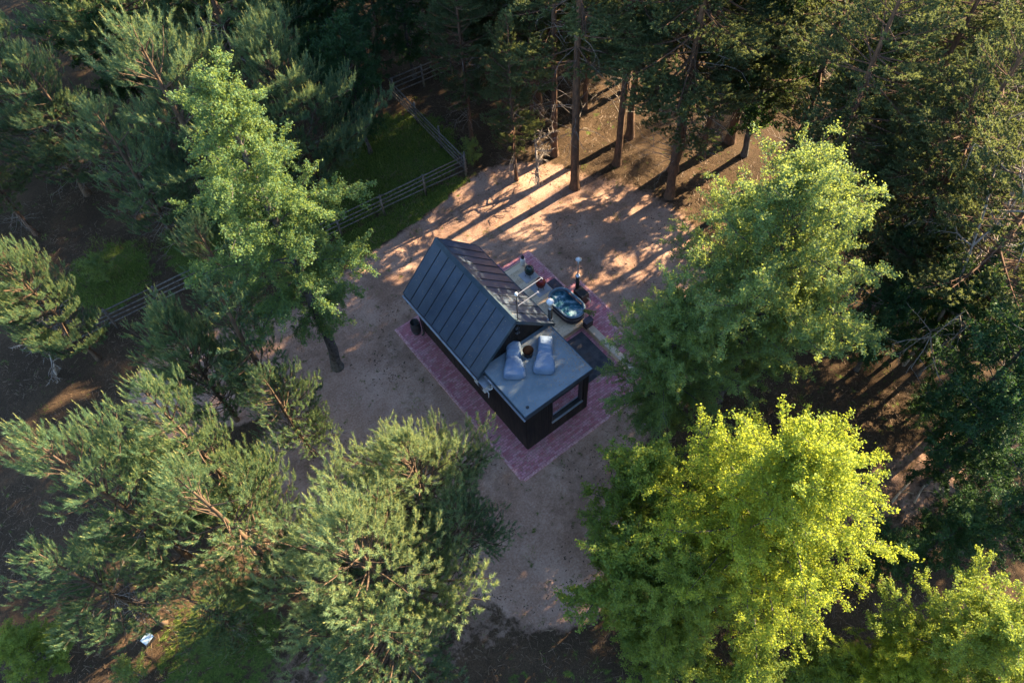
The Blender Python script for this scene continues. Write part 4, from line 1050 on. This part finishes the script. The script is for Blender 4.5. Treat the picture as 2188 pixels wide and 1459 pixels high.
# unseen forest added beyond the frame to shade the yard
SHADE = []
for i in range(400):
    x, y = rng.uniform(16, 52), rng.uniform(-26, 26)
    if 9.2 < y < 12.6 and rng.random() < 0.95: continue
    if 2.2 < y < 4.6: continue
    if -11.5 < y < -5.5 and x < 21 : continue
    if y < -14 and x < 24: continue
    v_ = np.array([x, y, 0.0]) - CAM_P; w_ = v_ @ CAM_F
    u_, k_ = 1094 + 1611.5 * (v_ @ CAM_R) / w_, 729.5 - 1611.5 * (v_ @ CAM_U) / w_
    if w_ > 0 and -50 < u_ < 2240 and -50 < k_ < 1510: continue
    if any(math.hypot(x - a_, y - b_) < 4.4 for a_, b_ in SHADE): continue
    SHADE.append((x, y))
for i, (x, y) in enumerate(SHADE):
    tree(("pine_old_a", "pine_old_b", "pine_old_c")[i % 3], x, y, rng.uniform(10.5, 12.5) if y < -1 else rng.uniform(11, 15), rng.uniform(0, 360), "pine_tree",
         "tall unseen forest pine added beyond the right edge to shade the yard", "pine tree", "shade forest added beyond the right edge")
SIDE = [(14.0, 15.8), (13.4, 20.2)]  # shading band of trees, added to dim the upper left pines
for i in range(200):
    x, y = rng.uniform(13, 34), rng.uniform(14.5, 34)
    if any(math.hypot(x - a_, y - b_) < 3.8 for a_, b_ in SIDE): continue
    SIDE.append((x, y))
for i, (x, y) in enumerate(SIDE):
    tree(("pine_old_a", "pine_old_c", "pine_old_b", "dark_leafy")[i % 4], x, y, rng.uniform(15, 17.5) if i % 4 < 3 else 8, rng.uniform(0, 360), "forest_tree",
         "forest tree of the shading band added beyond the top edge of the picture", "tree", "shading wood added at the top edge")
FAR = []
for i in range(300):
    x, y = rng.uniform(-22, 14), rng.uniform(23, 44)
    if any(math.hypot(x - a_, y - b_) < 4.2 for a_, b_ in FAR): continue
    FAR.append((x, y))
for i, (x, y) in enumerate(FAR):
    tree(("dark_leafy", "pine_young_b", "dark_leafy", "pine_old_c")[i % 4], x, y, rng.uniform(8, 11), rng.uniform(0, 360), "forest_tree",
         "forest tree in the dense dark stand beyond the paddock at the top left", "tree", "dense stand at the top left")

# ------------------------------------------------------------------ fences
MT['fence'] = simple('weathered_fence_wood', (0.07, 0.06, 0.055), (0.19, 0.165, 0.145), 8, 0.85, b=0.3)
def fence(pts, label, posts):
    t = thing("rail_fence", (pts[0][0], pts[0][1], 0), 0, label, "fence", "rail fences round the paddock")
    o = Vector((pts[0][0], pts[0][1], 0))
    a_, b_ = Vector((*pts[0], 0)), Vector((*pts[1], 0))
    d_ = (b_ - a_); L = d_.length; d_.normalize(); nrm = Vector((-d_.y, d_.x, 0))
    n = max(1, round(L / posts))
    for i in range(n + 1):
        p = a_ + d_ * (L * i / n) - o
        hgt = 1.25 + rng.uniform(-0.05, 0.08); tl = nrm * rng.uniform(-.04, .04)
        MB().tube([p + Vector((0, 0, -0.1)), p + Vector((0, 0, hgt)) + tl], [0.06, 0.048], 8).build("post", MT['fence'], t, True)
    for z in (0.28, 0.56, 0.84, 1.12):
        for i in range(0, n, 2):
            j = min(n, i + 2)
            p0 = a_ + d_ * (L * i / n - 0.15) - o + nrm * (0.08 if (i // 2) % 2 else 0.085) + Vector((0, 0, z + rng.uniform(-.05, .05)))
            p1 = a_ + d_ * (L * j / n + 0.15) - o + nrm * 0.082 + Vector((0, 0, z + rng.uniform(-.05, .05)))
            m_ = (p0 + p1) / 2 + Vector((0, 0, rng.uniform(-.03, .02)))
            MB().tube([p0, m_, p1], [0.036, 0.033, 0.028], 7).build("rail", MT['fence'], t, True)
fence([(-2.2, 14.2), (6.75, 13.35)], "wooden rail fence at the near side of the grassy paddock above the cabin roof", 2.25)
fence([(6.85, 13.5), (7.1, 20.3)], "wooden rail fence running away from the paddock corner", 2.2)
fence([(7.2, 20.4), (10.6, 20.0)], "short wooden rail fence at the far end of the paddock", 1.7)
fence([(-12.4, 16.0), (-6.0, 15.4)], "wooden rail fence in the shade at the left between the dark pines", 2.3)

# ------------------------------------------------------------------ grass, litter (uncountable ground cover)
def soil(x, y):
    s_, g_ = soil_masks(np.array(x), np.array(y)); return s_, g_
def blades(name, n, area, test, h, wd, mat, seed, kind="stuff", label=None):
    rs = np.random.RandomState(seed)
    x = rs.uniform(area[0], area[1], n); y = rs.uniform(area[2], area[3], n)
    keep = test(x, y, rs); x, y = x[keep], y[keep]; m = len(x)
    hh = h * rs.uniform(0.5, 1.3, m); az = rs.rand(m) * 6.283; ln = rs.uniform(0.2, 0.8, m) * hh; ba = rs.rand(m) * 6.283
    a_ = np.stack([x - np.cos(ba) * wd, y - np.sin(ba) * wd, np.zeros(m) - .02], -1); b_ = np.stack([x + np.cos(ba) * wd, y + np.sin(ba) * wd, np.zeros(m) - .02], -1)
    c_ = np.stack([x + np.cos(az) * ln, y + np.sin(az) * ln, hh], -1)
    V = np.stack([a_, b_, c_], 1).reshape(-1, 3)
    me = np_mesh(name, V, np.arange(len(V)).reshape(-1, 3), [mat])
    o = bpy.data.objects.new(name, me); COL.objects.link(o); return tag(o, label, kind=kind)
def vn(x, y, f, s):
    return (np.sin(x * f + s) * np.cos(y * f * 1.3 + s * 2) + np.sin((x + y) * f * 1.9 + s * 3) * 0.6 + np.sin(x * f * 3.1 - y * f * 2.7 + s) * 0.4)
blades("grass", 260000, (-19, 14, -13, 24), lambda x, y, rs: (soil(x, y)[1] + 0.25 * vn(x, y, 1.3, 1.0) > 0.42 + 0.3 * rs.rand(len(x))), 0.16, 0.012, MT['grass'], 5)
blades("weeds", 90000, (-10, 13, -8, 15), lambda x, y, rs: ~((x > -1.0) & (x < 7.0) & (y > -1.0) & (y < 8.1)) & (soil(x, y)[0] < 0.97) & (vn(x, y, 2.3, 7.0) > 1.15 + 0.5 * rs.rand(len(x))), 0.11, 0.010, MT['grass'], 15)
MT['straw'] = foliage_mat('dry_litter', [(0.06, 0.038, 0.025), (0.13, 0.08, 0.05), (0.24, 0.16, 0.10)], (0.2, 0.15, 0.08), 0.1, 1.0)
def litter(name, n, area, test, seed, L, wd, mat):
    rs = np.random.RandomState(seed)
    x = rs.uniform(area[0], area[1], n); y = rs.uniform(area[2], area[3], n)
    keep = test(x, y, rs); x, y = x[keep], y[keep]; m = len(x)
    az = rs.rand(m) * 6.283; l = L * rs.uniform(0.3, 1.4, m) ** 1.5; z = 0.03 + rs.uniform(0, 0.05, m); tz = rs.uniform(-.1, .2, m) * l
    d_ = np.stack([np.cos(az) * l, np.sin(az) * l, tz], -1); p_ = np.stack([x, y, z], -1); q_ = np.stack([-np.sin(az) * wd, np.cos(az) * wd, np.zeros(m) + wd * .5], -1)
    V = np.stack([p_ - d_ - q_, p_ + d_ - q_ * .4, p_ + d_ + q_ * .4, p_ - d_ + q_], 1).reshape(-1, 3)
    me = np_mesh(name, V, np.arange(len(V)).reshape(-1, 4), [mat])
    o = bpy.data.objects.new(name, me); COL.objects.link(o); return tag(o, kind="stuff")
def off_house(x, y): return ~((x > -1.2) & (x < 7.1) & (y > -1.1) & (y < 8.2))
litter("forest_litter", 60000, (-19, 18, -14, 26), lambda x, y, rs: off_house(x, y) & (soil(x, y)[0] < 0.35 + 0.75 * rs.rand(len(x)) ** 2) & (vn(x, y, 0.9, 4) > -0.9 + rs.rand(len(x))), 6, 0.09, 0.008, MT['straw'])
MT['cone'] = simple('dark_debris', (0.03, 0.02, 0.015), (0.09, 0.06, 0.04), 20, 0.9, b=0)
litter("yard_debris", 9000, (-9, 12, -8, 14), lambda x, y, rs: off_house(x, y) & (soil(x, y)[0] > 0.5) & (vn(x, y, 0.8, 9) > -0.3 + rs.rand(len(x))), 8, 0.035, 0.02, MT['cone'])

# ------------------------------------------------------------------ small things in the wood
bx = thing("storage_box", (-14.34, 2.58, 0.0), R_(20), "small pale blue box on the dark forest floor at the lower left", "box")
MT['pale_blue'] = simple('pale_blue_plastic', (0.36, 0.50, 0.62), (0.46, 0.60, 0.72), 4, 0.5, b=0)
MB().box(-0.16, 0.16, -0.12, 0.12, 0.0, 0.24).build("body", MT['black'], bx, bevel=0.01)
MB().box(-0.18, 0.18, -0.14, 0.14, 0.242, 0.28).build("lid", MT['pale_blue'], bx, bevel=0.01)
MT['lit_log'] = simple('painted_sunlit_log', (0.22, 0.16, 0.11), (0.42, 0.32, 0.22), 6, 0.8, (1, 1, 1), b=0.4)  # pale tone stands for sunlight falling on the logs
def log(p0, p1, r, label):
    p0, p1 = Vector(p0), Vector(p1); m_ = (p0 + p1) / 2
    t = thing("fallen_log", m_, 0, label, "log", "fallen logs in the clearing at the right")
    MB().tube([p0 - m_, (p0 - m_) * .4 + Vector((0.03, 0.02, 0.01)), (p1 - m_) * .5, p1 - m_], [r, r * .95, r * .8, r * .6], 9).build("log", MT['lit_log'], t, True)
    q = (p0 - m_) * .2
    MB().tube([q, q + Vector((0.12, -0.16, 0.14)), q + Vector((0.2, -0.34, 0.2))], [r * .4, r * .3, r * .15], 6).build("branch_stub", MT['lit_log'], t, True)
log((8.9, -9.8, 0.06), (10.3, -9.7, 0.06), 0.05, "pale fallen log in the right clearing, the nearer of the two")
log((9.5, -10.3, 0.06), (10.9, -10.0, 0.06), 0.04, "thinner pale fallen log in the right clearing, behind the nearer one")

# dead branched tree at the right, bare pale limbs
def dead_tree(x, y, h, seed, label, lean):
    rs = np.random.RandomState(seed); lines = []
    def grow(p, d, L, r, lvl):
        n = 6; P = [p]
        for i in range(n):
            d = unit(d + rs.normal(0, 0.11, 3) + np.array([0, 0, -0.02 * lvl])); P.append(P[-1] + d * L / n)
            if lvl < 3 and i >= 1:
                for _ in range(2 if lvl < 2 else 1):
                    nd = unit(d * 0.6 + rs.normal(0, 0.65, 3) + np.array([0, 0, 0.1 if lvl == 0 else -0.2])); grow(P[-1], nd, L * rs.uniform(0.28, 0.5), r * 0.5, lvl + 1)
        lines.append((np.array(P), np.linspace(r, r * 0.35, n + 1)))
    grow(np.zeros(3), unit(np.array([lean[0], lean[1], 1.0])), h, 0.085, 0)
    V, F = tubes_np(lines, 4)
    t = thing("dead_tree", (x, y, 0), 0, label, "dead tree")
    o = bpy.data.objects.new("trunk", np_mesh("trunk", V, F, [MT['bark_grey']], None, True)); COL.objects.link(o); o.parent = t
_p = ray(1930, 780, 0.0); dead_tree(_p[0], _p[1], 8.5, 31, "dead tree with bare pale limbs between the large birch and the dark right edge", (0.05, 0.02))
_p = ray(2010, 520, 2.0); dead_tree(_p[0], _p[1], 8.5, 35, "leafless grey branched tree among the pines near the right edge", (-0.05, 0.08))
_p = ray(120, 800, 0.0); dead_tree(_p[0], _p[1], 3.0, 38, "low bare grey sapling on the dark forest floor at the left edge", (0.3, 0.1))
_p = ray(1150, 400, 0.0); dead_tree(_p[0], _p[1], 2.2, 39, "small bare grey sapling on the sand left of the thick pine trunk", (0.1, 0.3))
def shrub(key, u, v, h, rz, label, wide=1.0):
    p = ray(u, v, 0.0); tree(key, p[0], p[1], h, rz, "shrub", label, "shrub", None, None, wide)
shrub("shrub_green", 130, 1400, 1.6, 10, "low green shrub in the bottom left corner")
shrub("shrub_green", 300, 1440, 1.2, 60, "small green shrub at the bottom edge near the pale blue box")
shrub("shrub_green", 1010, 350, 1.3, 90, "scraggy shrub growing through the fence corner")
shrub("shrub_green", 230, 600, 1.4, 150, "sunlit yellow green shrub beyond the left fence")
shrub("shrub_dark", 1440, 1420, 1.4, 220, "low dark shrub under the yellow tree at the bottom edge")
shrub("shrub_dark", 2050, 1000, 1.8, 120, "dark shrub in the shaded undergrowth right of the fallen logs", 1.3)
shrub("shrub_dark", 1960, 880, 1.6, 20, "dark shrub in the shade below the dead tree", 1.2)
shrub("shrub_dark", 700, 150, 1.6, 75, "dark shrub in the shade left of the paddock", 1.3)
shrub("shrub_dark", 780, 300, 1.2, 35, "small dark shrub on the grass of the paddock", 1.0)
